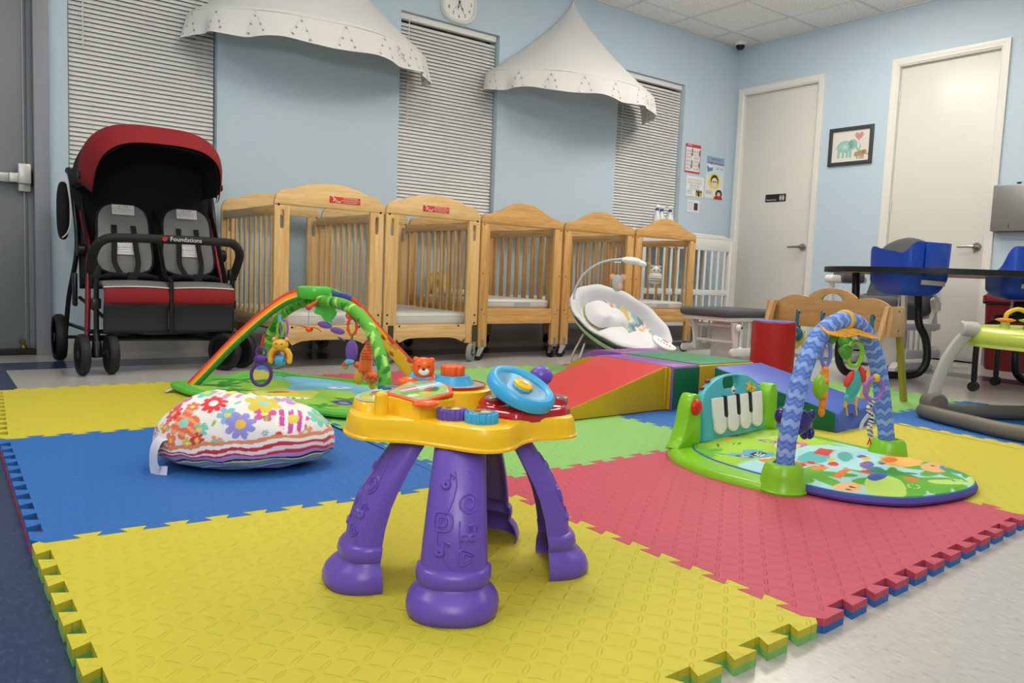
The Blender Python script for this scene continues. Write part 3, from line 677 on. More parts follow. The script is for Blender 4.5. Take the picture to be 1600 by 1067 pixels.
    lo = a < seam; k = np.clip(((seam - a) / .068).astype(int), 0, len(st) - 1)
    for q, c in enumerate(st): p.put(lo & (k == q), c)
    p.apply(o.data)
    g = G(); P = [(-.17, -.118, .09), (-.183, -.13, .085), (-.192, -.138, .06), (-.192, -.14, .025), (-.18, -.148, .003), (-.155, -.153, .002)]
    g.sweep(spline(P, 5), [(-.021, -.0004), (.021, -.0004), (.021, .0004), (-.021, .0004)], up=(-1, -1, .3)); ob('care_label', g, mat('white satin label', '#d9d6e4', .4), t)
    return t
make_pillow()
# ================================================================ THINGS ON THE WALLS
SHEER = paintmat('white sheer cotton', .85, sheen=.1)
def canopy(cx, r, D, z0, z1, zt, label, seed):
    t = thing('bed_canopy', label, 'bed canopy', (cx, YB, z0), 0, 'white fabric wall canopies above the cribs')
    nu, nv = 96, 28; rnd = random.Random(seed)
    def ring(a, k=1.): return -r * cos(a) * k, -D * sin(a) * k - .004
    def cone(i, j):
        a = pi * (.002 + .996 * i); s = j; k = s ** 1.32; x, y = ring(a, k)
        z = (zt - z0) * (1 - s); fold = .012 * sin(a * 9 + 1.5) * s * (1 - s) * 3; return (x * (1 + fold), y * (1 + fold) - .002, z + .010 * sin(a * 8) * (s ** 3) * .3)
    g = G(); g.grid(cone, nu, nv); o = ob('drape', g, SHEER, t, 180, solid=.0015); Paint([0] * len(g.v), [0] * len(g.v), '#dededd').apply(o.data)
    uv = []
    def val(i, j):
        a = pi * (.001 + .998 * i); x, y = ring(a, 1.0 + .03 * j * (1 + .8 * sin(a * 14)))
        w = .012 * sin(a * 11 + seed) * j + .006 * sin(a * 29) * j; uv.append((i, j)); return (x + w * cos(a) * -.6, min(-.003, y - w * .4), -(z0 - z1) * j * (1 + .07 * sin(a * 9 + seed)))
    g = G(); g.grid(val, 420, 26); o = ob('valance', g, SHEER, t, 180, solid=.0012)
    U = np.array(uv); p = Paint(U[:, 0] * r * 2.4, U[:, 1] * (z0 - z1), '#e0dfdd'); L = r * 2.4; h = z0 - z1
    for k in range(9):
        x = L * (k + .5) / 9
        p.line([(x, 0), (x - .055, h)], .003, '#c9c8c6'); p.line([(x, 0), (x + .055, h)], .003, '#c9c8c6')
        for (dx, dy) in ((0, .025), (-.022, .08), (.03, .075), (.045, .125), (-.035, .13)):
            p.flower(x + dx, dy + rnd.uniform(-.01, .01), .008, 5, '#8f8d94', '#77767c', 0, .4)
    xx = L * (6.0) / 9 + .02
    for k in range(9): p.flower(xx + .02 * cos(k * .7) * (1 + .1 * k), .07 + .022 * sin(k * .9) * (1 + .1 * k), .0085, 5, '#b3a99c', '#9d948a', k, .4)
    p.line([(0, h - .004), (L, h - .004)], .006, '#eae9e7'); p.apply(o.data)
    g = G(); P = [(*ring(pi * k / 40, .995), -.002) for k in range(41)]; g.tube(P, .004, 6); ob('hoop', g, CORD, t)
canopy(2.13, .82, .5, 2.065, 1.915, 2.82, 'white fabric wall canopy at the left, above the evacuation cribs', 1)
canopy(4.40, .86, .56, 2.12, 1.975, 2.87, 'white fabric wall canopy at the right, its whole peak visible', 5)
# clock
INK = mat('black print', '#17171a', .5); CREAM = mat('off white clock plastic', '#e3e3df', .35)
CK = thing('wall_clock', 'round white wall clock above the middle window blind', 'clock', (3.262, YB, 2.585)); r = .162
g = G(); sq = sp2([(cos(t) * r * (1 + .04 * cos(4 * t + pi)), sin(t) * r * (1 + .04 * cos(4 * t + pi))) for t in [2 * pi * k / 24 for k in range(24)]], 3)
MC = RX(pi / 2)
n = len(sq)
for (s, z) in ((1., .0), (1., .02), (.97, .032), (.9, .036), (.84, .028), (.82, .022)):
    for (x, y) in sq: g.v.append(tuple(MC @ Vector((x * s, y * s, z))))
for i in range(5):
    for k in range(n): l = (k + 1) % n; g.f.append([i * n + k, i * n + l, (i + 1) * n + l, (i + 1) * n + k]); g.m.append(0)
ob('case', g, CREAM, CK)
g = G(); g.prism([(x * .825, y * .825) for x, y in sq], .004, T(0, -.02, 0) @ MC); ob('face', g, mat('white clock face', '#efefed', .4), CK)
for k in range(1, 13):
    a = R(90 - 30 * k); text('numeral', str(k), .036, T(.105 * cos(a), -.0245, .105 * sin(a)) @ MC, INK, CK)
def hand(name, a, L, w, tail, y):
    g = G(); g.prism([(-w * .4, -tail), (w * .4, -tail), (w * .35, L * .5), (w, L * .62), (w * .3, L * .75), (0, L), (-w * .3, L * .75), (-w, L * .62), (-w * .35, L * .5)], .0015, T(0, y, 0) @ MC @ RZ(R(-a))); ob(name, g, INK, CK)
hand('hour_hand', 193, .062, .006, .012, -.026); hand('minute_hand', 152, .088, .006, .015, -.028); hand('second_hand', 218, .09, .0015, .02, -.0295)
g = G(); g.cyl((0, -.022, 0), (0, -.032, 0), .007, bev=.001); ob('centre_cap', g, INK, CK)
# dome camera
t = thing('security_camera', 'small dome security camera on the ceiling in the room corner', 'security camera', (6.50, 5.05, HC))
g = G(); g.lathe([(.05, 0), (.052, -.02), (.048, -.03), (.044, -.032), (.03, -.034)], 28); ob('housing', g, WHT, t)
g = G(); g.lathe([(.044, -.03), (.042, -.05), (.032, -.066), (.016, -.075), (0, -.077)], 24); ob('dome', g, mat('smoked dome', '#0b0b0d', .08), t)
# posters on the back wall
PAPER = paintmat('printed paper', .6)
def poster(name, label, x0, x1, z0, z1, fn, group=None, nx=70, nz=100, thick=.0012):
    g = G(); uv = []
    w, h = x1 - x0, z1 - z0
    def f(i, j): uv.append((i * w, j * h)); return (-w / 2 + i * w, -.0025, j * h)
    g.grid(f, nx, nz); o = ob(name, g, PAPER, None, 0, loc=((x0 + x1) / 2, YB, z0), solid=thick); tag(o, label, 'poster', group); U = np.array(uv); p = Paint(U[:, 0], U[:, 1], '#e9e9ea'); fn(p, w, h, random.Random(3)); p.apply(o.data); return o
def lines(p, x0, x1, z0, z1, rnd, col='#8c8f96', step=.012, w=.0045):
    z = z1
    while z > z0:
        x = x0
        while x < x1:
            e = min(x1, x + rnd.uniform(.012, .05)); p.rect((x + e) / 2, z, e - x, w, col); x = e + .006
        z -= step
def pst1(p, w, h, rnd):
    p.put(p.u > -1, '#c63a48'); p.rect(w / 2, h / 2 - .008, w - .014, h - .05, '#eceaea'); lines(p, .015, w * .42, .03, h - .05, rnd); lines(p, w * .55, w - .015, .03, h - .05, rnd); lines(p, .03, w * .4, h - .018, h - .012, rnd, '#f0dcde', .02, .008)
    for z in (h * .72, h * .3):
        p.rect(w * .45, z, w * .13, h * .2, '#cfd2d8'); p.ell(w * .45, z + .02, .008, .025, '#3a3d46'); p.ell(w * .44, z - .02, .01, .02, '#4b4f58'); p.ell(w * .93, z, .008, .03, '#5a5d66')
poster('instruction_poster', 'red bordered instruction poster, the topmost of the left column of wall papers', 5.915, 6.138, 1.614, 1.89, pst1)
def pst2(p, w, h, rnd):
    lines(p, .02, w - .03, h * .62, h - .03, rnd, '#9a9da3', .013); lines(p, .05, w - .06, h * .35, h * .55, rnd, '#8f9299', .013); lines(p, .015, w * .35, .02, h * .3, rnd, '#9fa2a8', .012)
    for k, (x, c) in enumerate(((.62, '#c9a23c'), (.74, '#2a2320'), (.86, '#c9a95a'))): p.ell(w * x, .035, .02, .03, c); p.ell(w * x, .055, .012, .014, '#3a2c22')
poster('paper_notice', 'plain white printed notice pinned under the red bordered poster', 5.953, 6.213, 1.39, 1.587, pst2)
def pst3(p, w, h, rnd): lines(p, .012, w * .45, .02, h - .02, rnd, '#9a9da3', .014); p.rect(w * .72, h * .48, w * .33, h * .62, '#3d3f40')
poster('paper_notice', 'smallest white notice with a dark square, lowest on the wall beside the blind', 5.985, 6.163, 1.238, 1.355, pst3)
def pst4(p, w, h, rnd):
    p.rect(w / 2, h * .5, w, h, '#cfe0ea'); p.rect(w / 2, h * .92, w, h * .2, '#7fa9cd'); p.rect(w * .5, h * .28, w, h * .5, '#e6e3dd')
    p.ell(w * .48, h * .42, w * .33, h * .19, '#e6d66a'); p.ell(w * .5, h * .44, w * .22, h * .14, '#3a2a22'); p.ell(w * .5, h * .4, w * .17, h * .11, '#e8d6c4'); p.ell(w * .45, h * .41, .012, .008, '#2c2420'); p.ell(w * .57, h * .41, .012, .008, '#2c2420')
    p.rect(w * .2, h * .72, w * .3, h * .15, '#4f86b8', .3); p.ell(w * .22, h * .77, w * .12, h * .04, '#f0ece6'); lines(p, w * .55, w * .95, h * .70, h * .76, rnd, '#5a8fc0', .016, .008)
    p.ell(w * .78, h * .13, w * .19, h * .11, '#2a1a1a'); p.ell(w * .78, h * .11, w * .1, h * .07, '#e0c0a8'); p.ell(w * .75, h * .03, w * .24, h * .06, '#b02a34'); lines(p, w * .05, w * .4, h * .1, h * .18, rnd, '#7f838a', .014, .006)
P4 = poster('health_poster', 'tall blue health poster with a cartoon child, hanging beside the white door', 6.235, 6.512, 1.393, 1.808, pst4)
MRD = mat('magenta red print', '#b8264f', .6)
for (s, z, sz, c) in (('Cover Your', .392, .03, MRD), ('Cough and Sneeze', .352, .036, MRD)):
    text('lettering', s, sz, T(0, -.0045, z) @ RX(pi / 2) @ RZ(R(-2)), c, P4, .0004)
# framed picture on the right wall
MR = RZ(-pi / 2)           # local x -> -y, so things face -x
PF = thing('picture_frame', 'dark framed elephant picture between the two white doors', 'picture', (XR, 3.886, 1.654)); PF.rotation_euler = (0, 0, -pi / 2)
w, h = .415, .337
g = G(); g.prism(rrect(w, h, .002, 1, 0, h / 2), .022, RX(pi / 2), holes=[rrect(w - .062, h - .062, .002, 1, 0, h / 2)], bev=.004); ob('frame', g, mat('charcoal picture frame', '#3c3e42', .5), PF)
g = G(); uv = []
def f(i, j): uv.append(((i - .5) * (w - .06), j * (h - .06) + .03)); return ((i - .5) * (w - .06), -.006, j * (h - .06) + .03)
g.grid(f, 150, 120); o = ob('print', g, PAPER, PF, 0); U = np.array(uv); p = Paint(U[:, 0], U[:, 1], '#dcd9d0'); 
def elephant(cx, cz, s, c, c2):
    p.ell(cx, cz, .062 * s, .043 * s, c); p.ell(cx + .058 * s, cz + .012 * s, .036 * s, .036 * s, c); p.ell(cx + .045 * s, cz + .012 * s, .02 * s, .028 * s, c2)
    for dx in (-.045, -.012, .02, .045): p.rect(cx + dx * s, cz - .05 * s, .019 * s, .06 * s, c)
    p.line([(cx + .085 * s, cz), (cx + .098 * s, cz - .03 * s), (cx + .112 * s, cz - .02 * s), (cx + .118 * s, cz + .0 * s)], .012 * s, c); p.line([(cx - .06 * s, cz + .01 * s), (cx - .075 * s, cz - .02 * s)], .004, c)
elephant(-.055, .165, 1.25, '#8fbdb4', '#6fa79c'); elephant(.095, .098, -.62, '#a58f6a', '#8f7a58'); elephant(.095, .098, .62, '#a58f6a', '#8f7a58')
for k in range(12): a = k * 2.4; p.ring(-.055 + .05 * cos(a) * (k / 12), .165 + .03 * sin(a) * (k / 12), .007, .003, '#c9dcd4')
hx, hz = .075, .25; T_ = [2 * pi * k / 30 for k in range(30)]; p.poly([(hx + .0026 * 16 * sin(t) ** 3, hz + .0026 * (13 * cos(t) - 5 * cos(2 * t) - 2 * cos(3 * t) - cos(4 * t))) for t in T_], '#c9898c'); p.line([(hx, hz - .04), (.085, .165)], .003, '#b08a86'); p.apply(o.data)
# restroom sign on door 2
t = thing('restroom_sign', 'small black restroom sign on the left white door', 'sign', (XR + .0275, 4.648, 1.367), -pi / 2)
g = G(); g.prism(rrect(.228, .074, .004, 2, 0, .037), .004, RX(pi / 2)); ob('plate', g, mat('black sign plate', '#1b1c1f', .4), t)
SW = mat('white sign print', '#cfcfcf', .5)
text('lettering', 'Restrooms', .026, T(-.045, -.0043, .020) @ RX(pi / 2), SW, t)
for (x, wom) in ((.055, False), (.088, True)):
    g = G(); M_ = T(x, -.004, .010) @ RX(pi / 2); g.prism([(.0055 * cos(a), .048 + .0055 * sin(a)) for a in [2 * pi * k / 16 for k in range(16)]], .0008, M_)
    g.prism([(-.009, .04), (.009, .04), (.011, .02), (.0095, .02)] + ([(.012, .012), (.005, .012), (.005, 0), (-.005, 0), (-.005, .012), (-.012, .012)] if wom else [(.006, .02), (.006, 0), (-.006, 0), (-.006, .02)]) + [(-.0095, .02), (-.011, .02)], .0008, M_); ob('figure_symbol', g, SW, t)
g = G(); g.box((.0715, -.0045, .036), (.0025, .001, .055)); ob('divider', g, SW, t)
# paper towel dispenser
t = thing('paper_towel_dispenser', 'grey metal paper towel dispenser on the wall right of the white door', 'towel dispenser', (XR, 2.49, 1.037), -pi / 2)
STL = mat('grey stainless steel', '#8b8c8c', .38, metal=.5)
g = G(); g.box((0, -.05, .175), (.30, .1, .35), .008); ob('cabinet', g, STL, t)
g = G(); g.box((0, -.055, .004), (.27, .06, .012), .003); ob('towel_slot', g, mat('dark slot', '#3b3c3d', .5), t)
g = G(); g.box((-.02, -.1015, .04), (.004, .003, .03)); ob('level_window', g, BLK, t)
g = G(); g.cyl((0, -.03, .35), (0, -.03, .366), .014, seg=14); g.box((0, -.03, .368), (.03, .012, .008), .002); ob('lock', g, BLK, t)

# ================================================================ CRIBS
def wood(name, c1, c2, sc, rough=.32):
    m = mat(name, c1, rough, spec=.45); nt = m.node_tree; L = nt.links; b = nt.nodes['Principled BSDF']; tc = N(nt, 'TexCoord'); mp = N(nt, 'Mapping'); mp.inputs['Scale'].default_value = sc; L.new(tc.outputs['Object'], mp.inputs[0])
    n = N(nt, 'TexNoise'); n.inputs['Scale'].default_value = 3; n.inputs['Detail'].default_value = 5; n.inputs['Distortion'].default_value = 1.2; L.new(mp.outputs[0], n.inputs[0])
    r = N(nt, 'ValToRGB'); r.color_ramp.elements[0].position = .32; r.color_ramp.elements[0].color = (*lin(c2), 1); r.color_ramp.elements[1].position = .62; r.color_ramp.elements[1].color = (*lin(c1), 1); L.new(n.outputs['Fac'], r.inputs[0]); L.new(r.outputs[0], b.inputs['Base Color']); return m
PINE_V = wood('light pine upright grain', '#dcb982', '#cda266', (14, 14, 1.)); PINE_H = wood('light pine level grain', '#dfbd88', '#cca468', (1.2, 14, 14)); PINE_D = wood('light pine side grain', '#d2b07a', '#bd935a', (14, 1.2, 14))
HONEY_V = wood('honey wood upright grain', '#d2a668', '#b98a4e', (14, 14, 1.)); HONEY_H = wood('honey wood level grain', '#d3a668', '#b7884c', (1.2, 14, 14)); HONEY_D = wood('honey wood side grain', '#c99e62', '#ad7f46', (14, 1.2, 14))
ACR = mat('clear acrylic panel', '#ffffff', .05)
nt = ACR.node_tree; tr = N(nt, 'BsdfTransparent'); gl = N(nt, 'BsdfGlossy'); gl.inputs['Roughness'].default_value = .06; ms = N(nt, 'MixShader'); lw = N(nt, 'LayerWeight'); lw.inputs[0].default_value = .5
tr.inputs[0].default_value = (.965, .975, .975, 1); nt.links.new(math_(nt, 'ADD', math_(nt, 'MULTIPLY', math_(nt, 'POWER', lw.outputs[1], 5.), .5), .025), ms.inputs[0]); nt.links.new(tr.outputs[0], ms.inputs[1]); nt.links.new(gl.outputs[0], ms.inputs[2]); nt.links.new(ms.outputs[0], nt.nodes['Material Output'].inputs[0])
GRYR = mat('grey rubber tyre', '#8a8b88', .6); DRK = mat('black rubber', '#17181a', .5); ZINC = mat('zinc plated steel', '#a9a9a6', .35, metal=.85); OLIVE = mat('dark olive steel plate', '#3b3a24', .5)
STK = mat('red warning sticker', '#c8382c', .45); STW = mat('white sticker print', '#f0dcd6', .5)
XZ = RX(pi / 2)            # polygon xy -> xz, extruded towards -y
def caster(parent, x, y, r, w, tyre, turn, plate, zplate, back=.03):
    M = T(x, y, 0) @ RZ(turn)
    g = G(); g.lathe([(r * .72, -w / 2), (r * .95, -w / 2), (r, -w / 2 + .004), (r, w / 2 - .004), (r * .95, w / 2), (r * .72, w / 2), (r * .72, -w / 2)], 28, M @ T(0, back, r) @ RY(pi / 2)); c = ob('caster_wheel', g, tyre, parent)
    g = G(); g.lathe([(.004, -w * .5), (r * .3, -w * .55), (r * .72, -w * .35), (r * .72, w * .35), (r * .3, w * .55), (.004, w * .5)], 24, M @ T(0, back, r) @ RY(pi / 2)); ob('hub', g, DRK, c)
    g = G()
    for s in (-1, 1): g.prism([(back - .012, r - .008), (back + .012, r - .008), (.018, zplate - .008), (-.022, zplate - .008)], .003, M @ T(s * (w / 2 + .006) - .0015, 0, 0) @ frame((0, 0, 0), (0, 1, 0), (1, 0, 0)))
    g.cyl(tuple(M @ Vector((-w / 2 - .01, back, r))), tuple(M @ Vector((w / 2 + .01, back, r))), .006, seg=10); g.box((0, 0, zplate - .008), (w + .02, .045, .008), .002, M); ob('fork', g, ZINC, c)
    if plate: g = G(); g.box((x, y - .0185 if y < .5 else y + .0185, zplate + .05), (.036, .003, .11)); ob('mounting_plate', g, OLIVE, c)
def side_rails(t, W, D, zb, zt, mats_, n, thick=.022, y0=.025):
    for s in (0, 1):
        x = .016 if s == 0 else W - .016
        g = G(); g.box((x, D / 2, zt - .025), (thick, D - 2 * y0, .05), .004); rl = ob('side_rail', g, mats_[2], t); g = G(); g.box((x, D / 2, zb + .03), (thick, D - 2 * y0, .06), .004); ob('lower_rail', g, mats_[2], rl)
        for k in range(n):
            y = y0 + (D - 2 * y0) * (k + .7) / (n + .4); g = G(); g.box((x, y, (zb + zt) / 2), (.012, .022, zt - zb - .09), .004); ob('slat', g, mats_[0], rl)
def evac_crib(x0, W, label, sticker_x):
    D = .95; t = thing('baby_crib', label, 'crib', (x0, 4.10, 0), 0, 'row of wooden cribs along the back wall')
    pw = .083
    for (yf, nm) in ((.026, 'front_panel'), (D, 'back_panel')):
        out = [(0, .118), (.095, .118), (.13, .142), (.18, .155), (W / 2, .158), (W - .18, .155), (W - .13, .142), (W - .095, .118), (W, .118), (W, .885)]
        hole = [(pw, .235), (W - pw, .235), (W - pw, .885), (pw, .885)]
        slots = [rrect(.021, .10, .0104, 6, x, .81) for x in (.042, W - .042)]
        g = G(); g.prism([(0, .887)] + [(x * W, z) for x, z in [(p.x, p.y) for p in spline([(0, .90, 0), (.012, .932, 0), (.05, .960, 0), (.115, .972, 0), (.16, .974, 0), (.22, .992, 0), (.36, 1.014, 0), (.5, 1.02, 0), (.64, 1.014, 0), (.78, .992, 0), (.84, .974, 0), (.885, .972, 0), (.95, .960, 0), (.988, .932, 0), (1, .90, 0)], 4)]] + [(W, .887), (W - .02, .886), (.02, .886)], .026, T(0, yf, 0) @ XZ, bev=.004); f = ob(nm, g, PINE_H, t)
        for sl, (xa, xb) in zip(slots, ((0, pw), (W - pw, W))):
            g = G(); g.prism([(xa, .118), (xb, .118), (xb, .885), (xa, .885)], .026, T(0, yf, 0) @ XZ, bev=.003, holes=[sl]); ob('post', g, PINE_V, f)
        g = G(); g.prism([(pw, .155), (.11, .128), (.125, .136), (.16, .150), (.22, .156), (W - .22, .156), (W - .16, .150), (W - .125, .136), (W - .11, .128), (W - pw, .155), (W - pw, .236), (pw, .236)], .024, T(0, yf, 0) @ XZ, bev=.002); ob('bottom_rail', g, PINE_H, f)
        g = G(); g.box((W / 2, yf - .013, .56), (W - 2 * pw, .005, .648)); ob('acrylic_window', g, ACR, f)
        g = G()
        for x in (.022, W - .022):
            for z in (.905, .315, .265): g.cyl((x, yf - .027, z - .02), (x, yf - .024, z - .02), .0065, seg=10)
        for x in (.105, W - .14): g.cyl((x, yf - .027, .228), (x, yf - .024, .228), .006, seg=10)
        ob('bolts', g, BLK, f)
    side_rails(t, W, D, .225, .885, (PINE_V, PINE_H, PINE_D), 10)
    g = G(); g.box((W / 2, D / 2, .215), (W - .07, D - .06, .018)); ob('mattress_board', g, PINE_H, t)
    g = G(); g.box((sticker_x, -.0012, .936), (.185, .0012, .036), .0005); s = ob('warning_sticker', g, STK, t)
    for k, tx in enumerate(('EVACUATION CRIB', 'CUNA DE EVACUACION', "LIT D'EVACUATION")): text('lettering', tx, .0098, T(sticker_x + .032, -.0022, .947 - .0112 * k) @ XZ, STW, s, .0003)
    g = G(); sx = sticker_x - .06     # running figure beside a cot
    g.tube([(sx - .012, -.0025, .948), (sx - .004, -.0025, .936), (sx + .006, -.0025, .928), (sx + .004, -.0025, .920)], .0022, 5); g.tube([(sx - .004, -.0025, .936), (sx - .014, -.0025, .926)], .002, 5); g.tube([(sx - .009, -.0025, .944), (sx + .006, -.0025, .940)], .0018, 5); g.ell((sx - .013, -.0025, .951), .0036, seg=8, rings=6)
    g.tube([(sx + .012, -.0025, .938), (sx + .014, -.0025, .923), (sx + .032, -.0025, .923), (sx + .034, -.0025, .934)], .0014, 5)
    for k in range(4): g.tube([(sx + .015 + k * .005, -.0025, .924), (sx + .015 + k * .005, -.0025, .932)], .0009, 4)
    ob('figure_symbol', g, STW, s)
    for (x, y, tn) in ((.045, .013, .5), (W - .02, .013, 2.2), (.045, D - .013, .3), (W - .045, D - .013, -.4)): caster(t, x, y, .058, .026, GRYR, tn, True, .128)
    return t
evac_crib(1.488, .645, 'light pine crib nearest the stroller, red sticker right of centre on its front', .40)
evac_crib(2.148, .664, 'second light pine crib from the stroller, with a red sticker and a clear wrapped mattress', .335)
def plain_crib(x0, W, label):
    D = .95; t = thing('baby_crib', label, 'crib', (x0, 4.10, 0), 0, 'row of wooden cribs along the back wall'); pw = .066
    for (yf, nm) in ((.03, 'front_panel'), (D, 'back_panel')):
        g = G(); g.prism([(x * W, z) for x, z in [(p.x, p.y) for p in spline([(0, .878, 0), (.0, .91, 0), (.03, .934, 0), (.12, .946, 0), (.22, .970, 0), (.36, 1.014, 0), (.5, 1.026, 0), (.64, 1.014, 0), (.78, .970, 0), (.88, .946, 0), (.97, .934, 0), (1, .91, 0), (1, .878, 0)], 5)]], .032, T(0, yf + .001, 0) @ XZ, bev=.005); f = ob(nm, g, HONEY_H, t)
        for xa in (0, W - pw): g = G(); g.box((xa + pw / 2, yf - .015, .484), (pw, .03, .788), .004); ob('post', g, HONEY_V, f)
        g = G(); g.box((W / 2, yf - .015, .312), (W - 2 * pw, .026, .054), .004); g.box((W / 2, yf - .017, .263), (W - 2 * pw, .022, .05), .003); ob('bottom_rail', g, HONEY_H, f)
        g = G(); g.box((W / 2, yf - .015, .61), (W - 2 * pw, .005, .54)); ob('acrylic_window', g, ACR, f)
        g = G()
        for x in (.018, W - .018):
            for z in (.87, .56, .33, .30): g.cyl((x + (.02 if z < .31 else 0) * (1 if x < .1 else -1), yf - .0315, z), (x + (.02 if z < .31 else 0) * (1 if x < .1 else -1), yf - .029, z), .0045, seg=8)
        ob('bolts', g, mat('brown bolt', '#3a2412', .5), f)
    side_rails(t, W, D, .285, .885, (HONEY_V, HONEY_H, HONEY_D), 9, y0=.03)
    g = G(); g.box((W / 2, D / 2, .325), (W - .07, D - .07, .018)); ob('mattress_board', g, HONEY_H, t)
    for (x, y, tn) in ((.034, .015, .9), (W - .034, .015, .15), (.034, D - .015, .3), (W - .034, D - .015, -.4)):
        caster(t, x, y, .036, .024, DRK, tn, False, .092, .018)
    for s in (0, 1):
        g = G(); g.box((.033 if s == 0 else W - .033, -.001, .115), (.022, .003, .05), .001); ob('caster_bracket', g, ZINC, t)
    return t
CR = plain_crib(2.826, .672, 'honey wood crib in the middle of the row, with a patterned cushion inside')
dup(CR, (3.52, 4.10, 0), None, 'honey wood crib partly behind the grey baby bouncer')
dup(CR, (4.212, 4.10, 0), None, 'honey wood crib at the right end of the row beside the white table')
VINYL = mat('white vinyl mattress', '#dedbd9', .35, bump=.25, bscale=25); WRAP = mat('clear plastic wrap', '#f1f1f3', .12, bump=.8, bscale=22, alpha=.35, spec=.8)
def mattress(x, z, W, h, label, wrap):
    g = G(); g.box((0, 0, h / 2), (W, .84, h), .022, seg=4); o = ob('crib_mattress', g, VINYL, None, 50, loc=(x, 4.575, z)); tag(o, label, 'mattress', 'crib mattresses')
    g = G(); g.tube([(px * (W / 2 - .002), py * .418, h * .72) for px, py in ((-.96, -1), (.96, -1), (1, -.96), (1, .96), (.96, 1), (-.96, 1), (-1, .96), (-1, -.96))], .004, 6, closed=True); ob('piping', g, VINYL, o)
    if wrap:
        g = G(); g.grid(lambda i, j: ((i - .5) * (W + .004), (j - .5) * .844, h + .004 + .012 * abs(sin(i * 23 + 3 * sin(j * 9))) * sin(pi * j) * sin(pi * i)), 60, 60); ob('plastic_wrap', g, WRAP, o, 180)
    else:
        g = G(); g.box((.05, -.421, h * .45), (.13, .002, .03)); ob('care_label', g, mat('grey printed label', '#bdb9be', .5), o)
mattress(1.81, .2245, .56, .085, 'white mattress in the crib nearest the stroller', False)
mattress(2.48, .2245, .58, .085, 'white mattress in clear plastic wrap in the second crib', True)
mattress(3.162, .3345, .58, .062, 'white mattress in the middle honey wood crib', False)
mattress(3.856, .3345, .58, .062, 'white mattress in the honey wood crib behind the bouncer', False)
mattress(4.548, .3345, .58, .062, 'white mattress in the rightmost honey wood crib', False)
g = G(); g.ell((0, 0, 0), (.11, .06, .085), RX(-.35), e=.7); o = ob('patterned_cushion', g, paintmat('yellow print cotton', .8), None, 180, loc=(2.985, 4.86, .468)); tag(o, 'small yellow patterned cushion in the corner of the middle crib', 'cushion')
V = np.array(g.v); p = Paint(V[:, 0], V[:, 2], '#c9bd7c'); rn = random.Random(4)
for k in range(26): p.ring(rn.uniform(-.1, .1), rn.uniform(-.08, .08), .014, .007, rn.choice(('#3f4a2e', '#6f7a3c', '#b79a3a', '#e0d8b0')))
p.apply(o.data)
g = G(); g.ell((0, 0, 0), (.115, .13, .022), e=.6); tag(ob('folded_blanket', g, mat('white cotton blanket', '#e6e4e2', .9, bump=.5, bscale=30), None, 180, loc=(2.99, 4.64, .4205)), 'white folded blanket lying on the mattress of the middle crib', 'blanket')
# ================================================================ DOUBLE STROLLER
FBLK = mat('black canvas', '#121214', .85, bump=.2, bscale=400); FRED = mat('red canvas', '#86141c', .8, bump=.2, bscale=400); FCHR = mat('charcoal canvas', '#222427', .85, bump=.25, bscale=300); FGRY = mat('grey padded fabric', '#7b7b7d', .9, bump=.25, bscale=250)
TIRE = mat('stroller tyre', '#1b1b1c', .6); RIMM = mat('dark plastic rim', '#3a3a3d', .45); REDT = mat('red painted tube', '#7d1620', .35); BTUB = mat('black painted tube', '#131315', .3); WTRIM = mat('white piping', '#d9d9d6', .6); TAGW = paintmat('printed white label', .6)
ST = thing('double_stroller', 'red and black side by side double stroller standing before the left window', 'stroller', (.98, 4.18, 0))
def wheel(t, x, y, r, w, rz=0.):
    M = T(x, y, r) @ RZ(rz) @ RY(pi / 2)
    g = G(); g.lathe([(r * .74, -w * .42), (r * .9, -w / 2), (r * .985, -w * .28), (r, 0), (r * .985, w * .28), (r * .9, w / 2), (r * .74, w * .42), (r * .74, -w * .42)], 32, M); o = ob('wheel', g, TIRE, t)
    g = G(); g.lathe([(0, -w * .45), (r * .2, -w * .45), (r * .25, -w * .25), (r * .7, -w * .3), (r * .75, -w * .4), (r * .75, w * .4), (r * .7, w * .3), (r * .25, w * .25), (r * .2, w * .45), (0, w * .45)], 28, M); ob('rim', g, RIMM, o)
for (x, tn) in ((-.322, .05), (.327, .55)):
    c, s = cos(tn), sin(tn); yo = .02
    for d in (-.063, .063): wheel(ST, x + d * c, yo + d * s, .10, .042, tn)
    g = G(); g.cyl((x - .063 * c, yo - .063 * s, .10), (x + .063 * c, yo + .063 * s, .10), .009); g.cyl((x, yo, .085), (x, yo, .165), .026, .02, bev=.004); g.cyl((x, yo, .16), (x, yo + .01, .20), .015); ob('caster_fork', g, BLK, ST)
for x in (-.405, .44): wheel(ST, x, .65, .127, .055)
g = G(); g.cyl((-.40, .65, .127), (.44, .65, .127), .009); ob('rear_axle', g, BTUB, ST)
